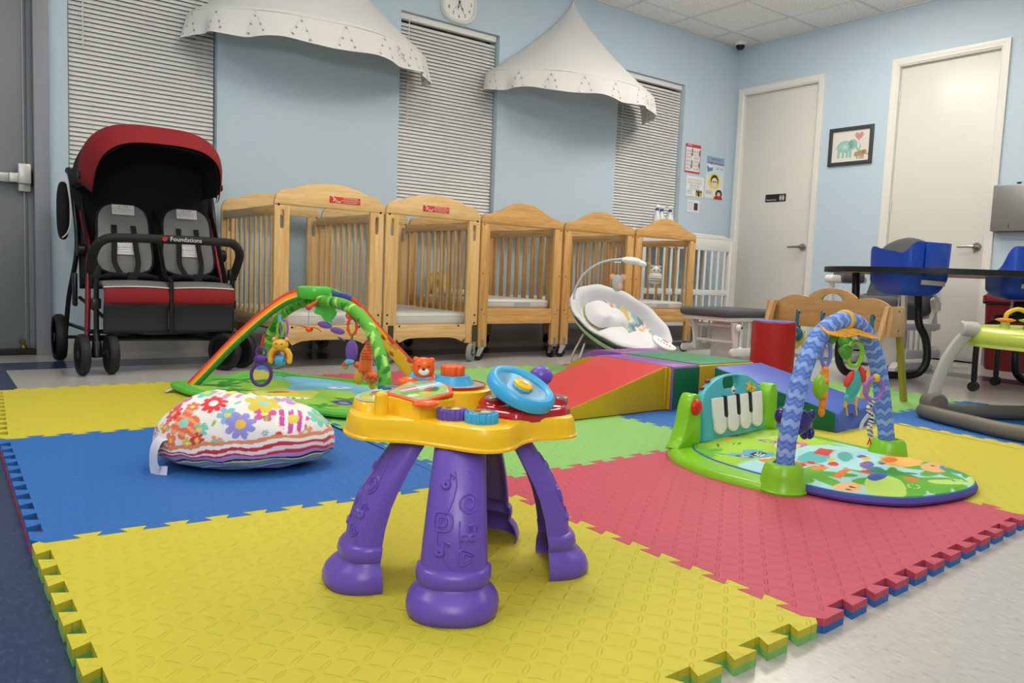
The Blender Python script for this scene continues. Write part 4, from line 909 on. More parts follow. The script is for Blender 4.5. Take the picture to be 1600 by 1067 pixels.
for s in (-1, 1):
    X = .322 * s
    g = G(); g.tube(spline([(X, .03, .17), (X, .03, .30), (X * 1.0, .02, .52)], 6), .0125, 10); g.box((X, .035, .345), (.04, .045, .05), .006); g.box((X, .03, .50), (.04, .05, .06), .008); ob('front_post', g, BTUB, ST)
    g = G(); g.tube(spline([(X * 1.08, .13, .17), (X * 1.04, .18, .38), (X * .98, .30, .62), (X * 1.0, .45, .80)], 8), .0135, 10); ob('side_tube', g, REDT, ST)
    g = G(); g.tube(spline([(X * 1.18, .62, .13), (X * 1.15, .55, .35), (X * 1.08, .42, .62), (X * 1.1, .52, .92), (X * 1.1, .66, 1.03)], 8), .0125, 10); g.box((X * 1.16, .32, .40), (.02, .06, .17), .008); g.cyl((X * 1.08 - .02, .30, .60), (X * 1.08 + .02, .30, .60), .035, bev=.006); ob('rear_tube', g, BTUB, ST)
    g = G(); g.tube([(X * 1.05, .08, .205), (X * 1.12, .65, .20)], .011, 8); g.tube([(X * .9, .04, .28), (X * 1.1, .3, .36)], .009, 8); ob('lower_rail', g, BTUB, ST)
g = G()
for z, y in ((.205, .08), (.165, .12)): g.tube([(-.35, y, z), (.34, y, z - .01)], .011, 8)
g.tube(spline([(-.3, .1, .2), (0, .15, .17), (.3, .1, .19)], 8), .008, 8); ob('cross_bar', g, BTUB, ST)
g = G(); g.tube([(-.36, .66, 1.02), (-.30, .70, 1.03), (.30, .70, 1.03), (.36, .66, 1.02)], .014, 10); ob('push_handle', g, BTUB, ST)
# seats
def seat(cx, w):
    h = w / 2
    def skirt(z0, z1, y0, y1, m, nm, bow=.006):
        g = G(); g.grid(lambda i, j: (cx + (i - .5) * w * (1 - .0 * j), y0 + (y1 - y0) * j - .012 * sin(pi * i) - bow * sin(pi * j), z0 + (z1 - z0) * j + .006 * sin(pi * i) * j), 20, 8); return ob(nm, g, m, ST, 180, solid=.006)
    skirt(.205, .35, -.015, -.03, FCHR, 'leg_rest', -.012); skirt(.35, .425, -.03, -.025, FRED, 'seat_front_band', .01)
    g = G(); g.tube([(cx + (i / 12 - .5) * w, -.031 - .012 * sin(pi * i / 12), .427 + .006 * sin(pi * i / 12)) for i in range(13)], .003, 6); ob('seat_piping', g, WTRIM, ST)
    g = G(); g.grid(lambda i, j: (cx + (i - .5) * w, -.025 + .30 * j - .012 * sin(pi * i) * (1 - j), .428 + .035 * min(1, j * 5) - .03 * j + .006 * sin(pi * i)), 20, 16); ob('seat_cushion', g, FGRY, ST, 180, solid=.02, off=-1)
    # reclined padded backrest
    out = [(cx + x, z) for x, z in sp2([(-.115, 0), (-.125, .2), (-.115, .30), (-.07, .345), (0, .352), (.07, .345), (.115, .30), (.125, .2), (.115, 0)], 5)]
    M = T(0, .27, .50) @ RX(R(-14)) @ XZ
    g = G(); g.prism(out, .03, M, bev=.012, seg=3); g.box((cx, .25, -.034), (.17, .07, .018), .009, M); g.box((cx - .09, .15, -.03), (.035, .22, .012), .006, M); g.box((cx + .09, .15, -.03), (.035, .22, .012), .006, M)
    b = ob('backrest', g, FGRY, ST, 45)
    g = G(); g.tube([tuple(M @ Vector((x, y, .028))) for x, y in out], .006, 6, closed=True); ob('edge_binding', g, FBLK, b)
    for (y, hh, ww) in ((.315, .052, .105), (.13, .10, .085)):
        g = G(); uv = []
        def f(i, j): uv.append((i, j)); return tuple(M @ Vector((cx + (i - .5) * ww, y + (j - .5) * hh, .0445 if y > .2 else .0365)))
        g.grid(f, 40, 30); o = ob('safety_label', g, TAGW, b, 0); U = np.array(uv); p = Paint(U[:, 0], U[:, 1], '#dcdcdc'); rn = random.Random(2)
        lines(p, .05, .95, .08, .62, rn, '#9c9ca0', .12, .05); lines(p, .25, .75, .78, .82, rn, '#5c5c60', .2, .06); p.apply(o.data)
    for s in (-1, 1):
        g = G(); P = [tuple(M @ Vector((cx + .045 * s, .235, .034))), tuple(M @ Vector((cx + .05 * s, .12, .048))), tuple(M @ Vector((cx + .055 * s, .03, .06))), (cx + .03 * s, .16, .475)]
        g.sweep(spline(P, 5), [(-.013, -.0015), (.013, -.0015), (.013, .0015), (-.013, .0015)], up=(0, -1, .25)); ob('harness_strap', g, FBLK, ST)
    g = G(); g.tube(spline([(cx - .13, .16, .47), (cx - .06, .10, .485), (cx, .09, .478), (cx + .06, .10, .485), (cx + .13, .16, .47)], 6), [.012] * 25, 8); g.box((cx, .085, .475), (.045, .02, .05), .006); ob('waist_belt', g, FBLK, ST)
seat(-.152, .295); seat(.162, .305)
g = G(); g.tube([(.005, -.03, .21), (.005, -.035, .46), (.003, .10, .49), (.003, .34, .82)], .011, 8); ob('centre_tube', g, BTUB, ST)
g = G(); g.grid(lambda i, j: (-.335 + .67 * i, .44 + .06 * j + .03 * sin(pi * i), .40 + .60 * j), 20, 16); ob('rear_fabric', g, FBLK, ST, 180, solid=.004)
g = G()
for s in (-1, 1): g.grid(lambda i, j: (s * (.335 - .02 * j), .02 + .44 * i + .0 * j, .40 + .13 * i * (1 - j) + j * (.12 + .42 * i)), 10, 8)
for s in (-1, 1):
    g = G(); g.grid(lambda i, j: (s * .325, .12 + .35 * i, .42 + j * (.06 + .45 * i)), 10, 8); ob('side_fabric', g, FBLK, ST, 180, solid=.004)
# canopy hood: red brim, black lining
def hood(j0, j1, m, nm, off):
    g = G()
    def f(i, j):
        j = j0 + (j1 - j0) * j; a = pi * i; e = .62; q = sin(min(1, j / .32) * pi / 2)
        cx_ = -(abs(cos(a)) ** e) * (1 if cos(a) > 0 else -1); sz = sin(a) ** e
        y = -.07 + .58 * j; top = 1.125 + .105 * q - .10 * max(0, j - .32) ** 2; low = .88 + .05 * q
        hw = .296 + .044 * q + off - .012 * j; return (hw * cx_ - .03, y + .17 * (1 - sz) * (1 - j), low + (top + off - low) * sz)
    g.grid(f, 48, 20); return ob(nm, g, m, ST, 180, solid=.003)
hood(0, .42, FRED, 'canopy_brim', .0); hood(.41, 1., FBLK, 'canopy_hood', -.003)
g = G()
def lin_(i, j):
    a = pi * i; e = .62; cx_ = -(abs(cos(a)) ** e) * (1 if cos(a) > 0 else -1); sz = sin(a) ** e; y = -.055 + .53 * j; q = sin(min(1, j / .35) * pi / 2)
    return ((.291 + .03 * q) * cx_ - .03, y + .17 * (1 - sz) * (1 - j), .875 + .04 * q + (.243 + .06 * q - .03 * j + .008 * sin(6 * a) * (1 - j) - .04 * q) * sz)
g.grid(lin_, 40, 12); ob('canopy_lining', g, FBLK, ST, 180, solid=.003)
g = G(); g.prism([(.326 * -(abs(cos(pi * k / 30)) ** .62) * (1 if cos(pi * k / 30) > 0 else -1), .90 + .275 * sin(pi * k / 30) ** .62) for k in range(31)] + [(.30, .6), (-.30, .6)], .004, T(-.03, .47, 0) @ XZ); ob('canopy_rear_panel', g, FBLK, ST)
for s in (-1, 1): g = G(); g.cyl((s * .322 - .03, .19, .965), (s * .345 - .03, .19, .965), .02, bev=.004); ob('canopy_button', g, BLK, ST)
# bumper bar with foam grip
BARP = [(-.345, .03, .50), (-.348, -.03, .56), (-.340, -.085, .615), (-.31, -.115, .65), (-.25, -.125, .662), (0, -.13, .667), (.24, -.125, .667), (.29, -.115, .655), (.325, -.085, .615), (.333, -.03, .56), (.33, .03, .50)]
g = G(); P = spline(BARP, 6); g.tube(P, [.0215] * len(P), 14); br = ob('bumper_bar', g, mat('black foam grip', '#1c1c1e', .75), ST)
text('lettering', 'Foundations', .030, T(.045, -.1515, .668) @ XZ @ RZ(R(-.5)), mat('white print', '#d8d6d4', .5), br, .0006)
g = G(); g.cyl((-.053, -.1505, .668), (-.053, -.153, .668), .0115, seg=18); ob('round_emblem', g, mat('red print', '#c02028', .5), br)
g = G(); g.ell((0, 0, 0), (.03, .05, .15), T(-.40, .50, .80), e=.7); pz = ob('side_pouch', g, FBLK, ST, 180)
g = G(); g.tube(spline([(-.385, .445, .93), (-.375, .44, .85), (-.37, .445, .76), (-.385, .45, .69), (-.41, .455, .66)], 6), .0035, 6); ob('pouch_piping', g, WTRIM, pz)

# ================================================================ WHITE SLATTED TABLE, SPRAY BOTTLES
WPT = mat('white painted wood', '#dfdedb', .4)
CT = thing('changing_table', 'white slatted changing table in the corner right of the cribs', 'changing table', (5.60, 4.78, 0)); W2 = .615
g = G(); g.box((0, .17, .972), (2 * W2, .36, .024), .004); ob('top', g, WPT, CT)
g = G(); g.tube(spline([(-W2 + .03, .06, .992), (0, .05, .996), (W2 - .04, .06, .99), (W2 - .04, .30, .99), (-W2 + .03, .30, .99)], 6, True), .012, 8, closed=True); g.box((0, .18, .989), (2 * W2 - .1, .26, .012), .005); ob('pad', g, VINYL, CT)
g = G(); g.box((0, .0, .905), (2 * W2, .022, .11), .004); ob('apron', g, WPT, CT)
for (x, y) in ((-W2 + .02, .01), (W2 - .02, .01), (-W2 + .02, .33), (W2 - .02, .33)): g = G(); g.box((x, y, .48), (.045, .045, .96), .004); ob('leg', g, WPT, CT)
for y in (0, .33):
    g = G(); g.box((0, y, .46), (2 * W2 - .06, .022, .05), .004); g.box((0, y, .18), (2 * W2 - .06, .022, .06), .004); r_ = ob('rail', g, WPT, CT)
    for k in range(12 if y == 0 else 0): g = G(); g.box((-W2 + .10 + k * (2 * W2 - .20) / 11, y, .52), (.024, .014, .68), .003); ob('slat', g, WPT, r_)
g = G(); g.box((0, .17, .16), (2 * W2 - .03, .32, .02)); ob('shelf', g, WPT, CT)
g = G(); g.box((0, 0, .13), (.30, .20, .26), .01); tag(ob('storage_box', g, mat('grey storage bin', '#9a9c9f', .5), None, loc=(5.45, 4.95, .1705)), 'grey box on the low shelf of the white changing table', 'box')
def spray(x, y, label):
    t = thing('spray_bottle', label, 'spray bottle', (x, y, .997), R(20), 'spray bottles on the changing table')
    g = G(); g.lathe([(.0, 0), (.036, 0), (.038, .004), (.038, .11), (.034, .135), (.018, .165), (.0145, .18), (.0145, .19)], 22); ob('bottle', g, mat('white translucent bottle', '#d7dbde', .3), t)
    g = G(); g.cyl((0, 0, .186), (0, 0, .206), .017, .015, seg=18); ob('collar', g, mat('cobalt blue cap', '#27459a', .4), t)
    g = G(); g.box((.012, 0, .225), (.075, .024, .035), .01); g.cyl((.045, 0, .229), (.062, 0, .229), .009, seg=10); ob('spray_head', g, WHT, t)
    g = G(); g.tube([(.03, 0, .212), (.035, 0, .195), (.028, 0, .178)], .005, 8); ob('trigger', g, mat('cobalt blue cap', '#27459a', .4), t)
spray(5.29, 4.91, 'leftmost white spray bottle with blue trigger, behind the last crib'); spray(5.37, 4.93, 'middle one of the three white spray bottles'); spray(5.46, 4.91, 'rightmost white spray bottle, nearest the wall posters')

# ================================================================ BABY BOUNCER (grey)
BN = thing('baby_bouncer', 'grey and white padded baby bouncer seat with an arched toy bar', 'baby bouncer', (3.225, 3.235, MT), -R(37.076))
def ax(a, b, n): return Vector((0, .0, .29)) + Vector((.275, -.115, -.145)) * a + Vector((.115, .17, .105)) * b + Vector((.18, -.55, .78)).normalized() * n
SEATP = paintmat('grey bouncer fabric', .85, bump=.1, bscale=200, sheen=.2)
g = G(); uv = []
def bs(i, j):
    t = 2 * pi * i; r = j; a, b = cos(t) * r, sin(t) * r * (1 - .12 * cos(t)); n = -.11 * (1 - r ** 2.2) + .035 * math.exp(-((r - .9) / .12) ** 2) + .004 * sin(t * 11) * r; uv.append((a, b, r)); return tuple(ax(a * .98, b, n))
g.grid(bs, 110, 50, cu=True); o = ob('seat_pad', g, SEATP, BN, 180, solid=.012, off=-1); U = np.array(uv); p = Paint(U[:, 0], U[:, 1], '#c9cacf')
inn = U[:, 2] < .78; p.put(inn, '#d6d6d8')
ch = ['#e8d27a', '#f1efe9', '#9fc4cc', '#8b8d94', '#f1efe9', '#f0b58a', '#f1efe9', '#a6c8c2']
k = (((U[:, 0] + .28 * np.abs(((U[:, 1] * 4) % 1) - .5)) / .09).astype(int)) % len(ch)
for q, c in enumerate(ch): p.put(inn & (U[:, 1] > .12) & (k == q), c)
rn = random.Random(2); hd = inn & (U[:, 0] < -.25)
for _ in range(34):
    x, y = rn.uniform(-.8, -.3), rn.uniform(-.4, .6); q, w_ = p.loc(x, y, rn.random() * 3); p.put(((q / .09) ** 2 + (w_ / .03) ** 2 < 1) & hd, rn.choice(('#e2d48a', '#d8c87a', '#b9bcc2', '#e7d9b0', '#cfd6c8')))
p.apply(o.data)
g = G(); g.grid(lambda i, j: tuple(ax(cos(2 * pi * i) * .95 * sin(pi / 2 * (1 - j)), sin(2 * pi * i) * .95 * sin(pi / 2 * (1 - j)), -.02 - .10 * sin(pi / 2 * j))), 50, 12, cu=True); o = ob('under_shell', g, paintmat('bouncer shell cloth', .7), BN, 180); V = np.array(g.v); Paint(V[:, 0], V[:, 2], '#cdd0bb').put(V[:, 0] > -.05, '#d9b6b4').apply(o.data)
WPL = mat('white plush fabric', '#dfdfe2', .95, bump=.35, bscale=120, sheen=.4)
def plush(name, pts, lift, th):
    g = G(); out = sp2(pts, 5); cx_ = sum(p_[0] for p_ in out) / len(out); cy_ = sum(p_[1] for p_ in out) / len(out)
    def f(i, j):
        x, y = out[int(round(i * len(out))) % len(out)]; r = sin(pi / 2 * min(1, j * 1.0)); s = 1 - r; h = th * (1 - (1 - r) ** 3); X, Y = cx_ + (x - cx_) * (1 - j), cy_ + (y - cy_) * (1 - j); rr = math.hypot(X, Y); return tuple(ax(X, Y, lift - .11 * (1 - rr ** 2.2) + h))
    g.grid(f, len(out), 10, cu=True); return ob(name, g, WPL, BN, 180)
plush('seat_insert', [(-.20, -.50), (-.18, .0), (-.10, .22), (.08, .20), (.20, .04), (.34, .34), (.58, .36), (.72, .08), (.66, -.40), (.3, -.62)], .02, .045)
plush('head_pillow', [(-.62, -.2), (-.70, .1), (-.56, .40), (-.32, .42), (-.16, .54), (.06, .48), (.14, .24), (.0, .02), (-.16, -.02), (-.26, -.24), (-.45, -.34)], .03, .07)
g = G()
for (P) in ([(-.20, 0, .15), (-.24, -.14, .05), (-.2, -.2, .008), (-.05, -.21, .008), (.1, -.2, .008), (.24, -.14, .008), (.20, -.1, .10)], [(-.2, .1, .2), (-.25, .2, .008), (0, .24, .008), (.25, .2, .008), (.2, .1, .15)]): g.tube(spline(P, 6), .006, 8)
ob('wire_base', g, mat('white wire frame', '#cfcfd0', .4), BN)
g = G(); cp = ax(.88, -.25, .045); M = frame(cp, (.8, -.3, -.35), (.2, -.6, .75)); g.prism(sp2([(-.07, .03), (0, .04), (.07, .03), (.06, -.01), (0, -.03), (-.06, -.01)], 4), .018, M, bev=.006); c = ob('control_panel', g, WHT, BN)
g = G(); g.box((0, .028, .0185), (.04, .008, .001), 0, M); ob('brand_patch', g, mat('red print', '#c02028', .5), c)
for k in range(5): g = G(); g.cyl(tuple(M @ Vector((-.036 + .018 * k, .008, .018))), tuple(M @ Vector((-.036 + .018 * k, .008, .0195))), .0045, seg=8); ob('control_button', g, mat('grey button', '#6a6a70', .5), c)
TB = spline([(-.275, -.02, .41), (-.268, -.01, .47), (-.22, -.01, .56), (-.13, -.02, .625), (-.03, -.03, .648), (.01, -.03, .648)], 8)
g = G(); g.tube(TB, .0075, 8); ob('toy_bar', g, mat('grey toy bar', '#b3b7ba', .5), BN)
g = G(); g.ell((0, 0, 0), (.062, .03, .022), T(.045, -.03, .643) @ RY(.1)); g.ell((0, 0, 0), (.04, .022, .016), T(.095, -.03, .632) @ RY(.3)); g.box((-.035, -.03, .632), (.04, .012, .008), .003); ob('soother_pod', g, WHT, BN)
def soft(name, label, loc, build, cat='hanging toy', group=None):
    t = thing(name, label, cat, loc, -R(37.076), group); build(t); return t
LG = mat('pale grey plush', '#b3b8b8', .9); PCH = mat('peach felt', '#e2ae94', .9); STR_ = mat('cream cord', '#d6cbb4', .8)
def wpos(o, x, y, z): return tuple(o.matrix_basis @ Vector((x, y, z)))
def mouse(t):
    g = G(); g.ell((0, 0, 0), (.032, .026, .048), e=.9); ob('body', g, LG, t)
    for s in (-1, 1): g = G(); g.ell((s * .03, .0, .035), (.018, .006, .018)); ob('ear', g, PCH, t)
    g = G(); g.cyl((0, 0, .045), (0, 0, .118), .0015, seg=6); ob('cord', g, STR_, t); g = G(); g.ell((.012, -.02, -.02), (.018, .01, .02)); ob('tummy', g, PCH, t)
soft('plush_mouse', 'pale grey plush mouse hanging from the bouncer toy bar', wpos(BN, -.03, -.03, .512), mouse)
def owl(t):
    g = G(); g.ell((0, 0, 0), (.04, .028, .035), e=.8); g.ell((0, 0, .042), (.03, .024, .027)); ob('body', g, mat('cream plush', '#cfc9bd', .9), t)
    for k, z in enumerate((-.016, -.004, .008)): g = G(); g.lathe([(.0385 - .002 * abs(k - 1), -.0025), (.041 - .002 * abs(k - 1), 0), (.0385 - .002 * abs(k - 1), .0025)], 20, T(0, 0, z) @ SCL(1, .72, 1)); ob('stripe', g, mat('dark grey stripe', '#5b5d63', .9), t)
    for s in (-1, 1): g = G(); g.ell((s * .011, -.022, .045), (.004, .003, .004)); ob('eye', g, BLK, t)
    g = G(); g.ell((-.018, 0, .062), (.016, .012, .012)); g.ell((.018, 0, .062), (.016, .012, .012)); ob('ears', g, mat('grey plush ear', '#9a9ca0', .9), t)
    g = G(); g.tube(spline([(-.03, 0, .075), (-.045, 0, .085), (-.06, 0, .087)], 4), .0015, 6); g.sweep([(.03, 0, -.01), (.045, 0, -.03), (.05, 0, -.13)], [(-.004, -.0006), (.004, -.0006), (.004, .0006), (-.004, .0006)], up=(0, 1, 0)); ob('cord', g, STR_, t)
soft('plush_owl', 'striped cream plush owl hanging at the right end of the bouncer toy bar', wpos(BN, .185, -.03, .55), owl)

# ================================================================ OTTOMAN, RED ROLLER
UPH = mat('charcoal upholstery', '#55585a', .9, bump=.3, bscale=350)
OT = thing('glider_ottoman', 'white glider ottoman with a flat grey cushion, behind the foam blocks', 'ottoman', (4.53, 3.46, 0))
g = G(); g.box((-.02, .0, .36), (.56, .42, .055), .024, seg=4); ob('cushion', g, UPH, OT)
g = G(); g.box((-.02, 0, .318), (.50, .38, .028), .005); ob('seat_frame', g, WPT, OT)
for s in (-1, 1):
    for x, lean in ((-.17, .03), (.17, -.03)):
        g = G(); g.prism([(x - .03, .30), (x + .03, .30), (x + lean + .018, .09), (x + lean - .018, .09)], .022, T(0, s * .17 + .011, 0) @ XZ, bev=.004); ob('swing_arm', g, WPT, OT)
    g = G(); g.prism(rrect(.46, .05, .024, 5, -.02, .10), .024, T(0, s * .17 + .04 * s + .012, 0) @ XZ, bev=.004); ob('side_rail', g, WPT, OT)
    for k in range(3): g = G(); g.cyl((-.08 + .07 * k + .02 * (k - 1), s * .17, .12), (-.09 + .08 * k, s * .17, .305), .0075, seg=10); ob('spindle', g, WPT, OT)
    g = G(); g.box((.02, s * .15, .016), (.44, .05, .032), .008); ob('runner', g, WPT, OT)
    for (x, z) in ((-.165, .265), (-.135, .11)):
        g = G(); g.ell((x, s * .2, z), (.026, .02, .026)); ob('pivot_knob', g, WPT, OT)
        g = G(); g.cyl((x + .012, s * .2 - .019, z), (x + .012, s * .2 - .0215, z), .008, seg=10); ob('bolt', g, BLK, OT)
g = G(); g.box((.03, 0, .17), (.12, .26, .31), .006); ob('pedestal', g, WPT, OT)
g = G()
for x in (-.14, .15): g.cyl((x, -.17, .16), (x, .17, .16), .011, seg=10); g.cyl((x, -.17, .27), (x, .17, .27), .011, seg=10)
ob('cross_rods', g, WPT, OT)

# ================================================================ GLIDER CHAIR
GL = thing('glider_chair', 'white glider rocking chair with grey cushions, behind the black edged table', 'rocking chair', (5.64, 2.92, 0), -R(37.076) + R(32)); GL.scale = (.82, .95, 1)
def pillow(g, w, d, h, M, b=.03): g.box((0, 0, 0), (w, d, h), b, M, seg=4)
g = G(); pillow(g, .46, .46, .13, T(-.05, 0, .43) @ RY(R(6)), .05); ob('seat_cushion', g, UPH, GL, 60)
g = G(); out = sp2([(-.23, 0), (-.25, .25), (-.24, .42), (-.17, .52), (0, .57), (.17, .52), (.24, .42), (.25, .25), (.23, 0)], 5)
MB = T(.20, 0, .38) @ RY(R(14)) @ RZ(-pi / 2) @ XZ; g.prism(out, .14, MB @ T(0, 0, -.02), bev=.05, seg=4); ob('back_cushion', g, UPH, GL, 60)
g = G(); g.prism([(x * 1.04, y * 1.02) for x, y in out], .03, MB @ T(0, 0, -.055), bev=.008); ob('back_frame', g, WPT, GL)
for s in (-1, 1):
    y = s * .30
    g = G(); g.prism(rrect(.52, .055, .027, 5), .07, T(-.12, y + .035, .625) @ XZ, bev=.008); ob('armrest', g, WPT, GL)
    g = G(); g.box((-.08, y, .64), (.36, .10, .09), .035, seg=4); ob('arm_pad', g, UPH, GL, 60)
    g = G(); g.prism(sp2([(.10, .50), (.13, .42), (.09, .33), (.13, .28), (.19, .30), (.16, .42), (.18, .52)], 4), .03, T(0, y + .015, 0) @ XZ); ob('arm_support', g, WPT, GL); g = G(); g.prism([(-.34, .60), (-.30, .60), (-.27, .30), (-.31, .30)], .03, T(0, y + .015, 0) @ XZ); ob('arm_post', g, WPT, GL)
    g = G(); g.box((-.05, y, .31), (.56, .04, .05), .01); ob('seat_rail', g, WPT, GL)
    for x, l in ((-.22, -.03), (.14, .03)): g = G(); g.prism([(x - .03, .30), (x + .03, .30), (x + l + .02, .10), (x + l - .02, .10)], .024, T(0, y * .9 + .012, 0) @ XZ, bev=.004); ob('swing_arm', g, WPT, GL)
    for k in range(4): g = G(); g.cyl((-.14 + .075 * k, y * .9, .12), (-.15 + .08 * k, y * .9, .30), .008, seg=8); ob('spindle', g, WPT, GL)
    g = G(); g.prism(rrect(.52, .06, .029, 6, -.04, .12), .03, T(0, y * .9 + .04 * s, 0) @ XZ, bev=.004); g.ell((-.30, y * .9 + .03 * s, .14), .035); g.ell((.2, y * .9 + .03 * s, .14), .035); ob('side_rail', g, WPT, GL)
    g = G(); g.prism([(-.30, .0), (.26, .0), (.26, .02), (.20, .055), (-.24, .055), (-.30, .02)], .06, T(0, y * .8 + .03, 0) @ XZ, bev=.006); ob('runner', g, WPT, GL)
g = G(); g.box((.0, 0, .16), (.14, .30, .30), .006); ob('pedestal', g, WPT, GL)

# ================================================================ TODDLER TABLE with moulded seats
FT = thing('toddler_table', 'black edged toddler feeding table on black tube legs, right side', 'table', (4.892, 2.236, 0), -R(37.076))
TOPW = mat('maple laminate', '#c9a27c', .45)
# outline in a frame square to the view of the near edge
TO = sp2([(-.62, .05), (-.56, -.25), (-.36, -.47), (-.1, -.58), (.3, -.62), (.8, -.62), (1.1, -.4), (1.15, .2), (.9, .46), (.3, .50), (-.3, .45), (-.56, .28)], 8)
SH = {'a': (-.285, -.215), 'b': (.40, -.20)}
def hole(c, s=1.): return [(c[0] + x * s, c[1] + y * s) for x, y in rrect(.36, .33, .08, 5)]
g = G(); g.prism([(x * .992, y * .992) for x, y in TO], .024, T(0, 0, .663), holes=[hole(SH['a']), hole(SH['b'])]); ob('tabletop', g, TOPW, FT)
g = G(); n = len(TO); g.sweep([(x, y, .675) for x, y in TO], [(.006, -.016), (.006, .016), (-.012, .016), (-.016, 0), (-.012, -.016)], closed=True); ob('edge_band', g, mat('black edge band', '#141415', .4), FT)
BTL = mat('black powder coated tube', '#121214', .35)
def sled(x0, x1, y):
    P = spline([(x1 - .06, y + .02, .66), (x1 - .05, y + .02, .50), (x1 - .045, y, .36), (x1 - .0, y - .01, .26), (x1 + .015, y - .02, .15), (x1 - .005, y - .02, .07), (x1 - .07, y - .02, .026), ((x0 + x1) / 2, y - .06, .024), (x0 + .08, y - .09, .026), (x0 + .012, y - .09, .07), (x0 - .01, y - .09, .16), (x0 + .01, y - .07, .27), (x0 + .07, y - .04, .36), (x0 + .10, y - .02, .48), (x0 + .10, y, .66)], 8)
    g = G(); g.tube(P, .024, 12); ob('sled_leg', g, BTL, FT)
sled(-.49, .08, .24); sled(.62, 1.08, .24)
BLU = mat('cobalt blue plastic', '#1846b4', .28)
def bucket(c, rz, label, wing=1.):
    t = thing('bucket_seat', label, 'baby seat', tuple(FT.matrix_basis @ Vector((c[0], c[1], 0))), -R(37.076) + rz, 'blue bucket seats in the toddler table')
    g = G(); n = 60; zs = 14; th = .006
    def pt(i, j, k):
        t_ = 2 * pi * i; c_, s_ = cos(t_), sin(t_); e = .45; x = (abs(c_) ** e) * (1 if c_ > 0 else -1); y = (abs(s_) ** e) * (1 if s_ > 0 else -1)
        # high at the back (-y), slightly lower wing at -x front corner, low at the sides
        b = max(0, -y) ** 2.2 * min(1, max(0, -s_) * 1.6) * (1.15 if x > -.75 else .75); w = wing * max(0., cos(t_ - R(160))) ** 3.5
        top = .70 + .135 * min(1, b * 1.6) + .11 * w
        z = .535 + (top - .535) * j; k2 = .62 + .38 * min(1, (j * 3.2) ** .5) if j < .32 else 1.; k2 *= 1 + .05 * j
        return (x * (.172 - k) * k2, y * (.156 - k) * k2, z + (k if j == 0 else 0))
    g.grid(lambda i, j: pt(i, j, 0), n, zs, cu=True); g.grid(lambda i, j: pt(i, j, th), n, zs, cu=True); o = len(g.v); N_ = n * (zs + 1)
    for i in range(n): a, b = i * (zs + 1) + zs, ((i + 1) % n) * (zs + 1) + zs; g.f.append([a, b, N_ + b, N_ + a]); g.m.append(0)
    g.f.append([i * (zs + 1) for i in range(n)]); g.m.append(0); g.f.append([N_ + i * (zs + 1) for i in range(n)][::-1]); g.m.append(0)
    ob('shell', g, BLU, t, 40)
    g = G(); g.box((0, 0, .697), (.355, .325, .008), .003); 
    g = G(); g.prism(rrect(.17, .19, .03, 5, 0, .735), .004, T(0, -.1665, 0) @ XZ, bev=.0015); ob('back_panel', g, BLU, t)
    BK_ = mat('white nylon strap', '#c9c5bd', .7)
    g = G(); g.sweep(spline([(-.09, -.157, .612), (-.085, -.169, .612), (0, -.173, .610), (.085, -.169, .606), (.09, -.157, .606)], 5), [(-.013, -.001), (.013, -.001), (.013, .001), (-.013, .001)], up=(0, -1, 0)); ob('strap', g, BK_, t)
    g = G(); g.sweep([(.10, -.10, .545), (.11, -.12, .50)], [(-.010, -.001), (.010, -.001), (.010, .001), (-.010, .001)], up=(0, -1, 0)); g.box((.112, -.122, .478), (.034, .012, .05), .004); ob('buckle', g, BK_, t)
    g = G(); g.sweep([(-.06, 0, .538), (-.062, 0, .44)], [(-.006, -.001), (.006, -.001), (.006, .001), (-.006, .001)], up=(0, -1, 0)); ob('strap_end', g, BK_, t)
bucket(SH['a'], R(24), 'blue bucket seat at the left end of the black edged toddler table'); bucket(SH['b'], R(-8), 'shiny blue bucket seat of the toddler table, cut off by the right photo edge', 0.)

# ================================================================ ROLLING CHAIR, BIN
RC = thing('rolling_chair', 'black chair on casters between the toddler table and the red bin', 'chair', (5.10, 1.78, 0), R(8))
g = G(); g.lathe([(0, .405), (.17, .405), (.20, .415), (.205, .43), (.19, .445), (0, .45)], 32); ob('seat', g, DRK, RC)
for (x, y) in ((-.25, .21), (.22, .21), (.22, -.21), (-.23, -.21)):
    g = G(); g.tube(spline([(x * .6, y * .6, .41), (x * .85, y * .85, .38), (x, y, .30), (x, y, .06)], 5), .016, 10); l_ = ob('leg', g, BTL, RC)
    g = G()
    for s in (-1, 1): g.cyl((x + s * .008, y, .028), (x + s * .026, y, .028), .028, seg=18, bev=.004)
    g.cyl((x, y, .03), (x, y, .07), .012, seg=10); ob('caster', g, DRK, l_)
g = G(); g.box((.14, .16, .48), (.36, .03, .09), .014, RZ(R(-50)) @ T(.02, .02, 0)); g.tube([tuple(RZ(R(-50)) @ Vector((.14, .19, .43))), tuple(RZ(R(-50)) @ Vector((.15, .2, .50)))], .014, 8); ob('backrest', g, DRK, RC)
BNR = mat('dark red plastic bin', '#74121b', .4)
RB_ = thing('waste_bin', 'dark red waste bin with a swing lid against the right wall', 'bin', (6.44, 2.27, 0))
g = G(); n = 40
def bin_ring(w, d, z): return [(x, y, z) for x, y in rrect(w, d, .04, 9)]
def ringloft(g, rings, mi=0, cap0=True, cap1=True):
    o = len(g.v); n = len(rings[0])
    for r in rings: g.v += [tuple(g.M @ Vector(q)) for q in r]
    for i in range(len(rings) - 1):
        for k in range(n): l = (k + 1) % n; g.f.append([o + i * n + k, o + i * n + l, o + (i + 1) * n + l, o + (i + 1) * n + k]); g.m.append(mi)
    if cap0: g.f.append([o + k for k in range(n)][::-1]); g.m.append(mi)
    if cap1: g.f.append([o + (len(rings) - 1) * n + k for k in range(n)]); g.m.append(mi)
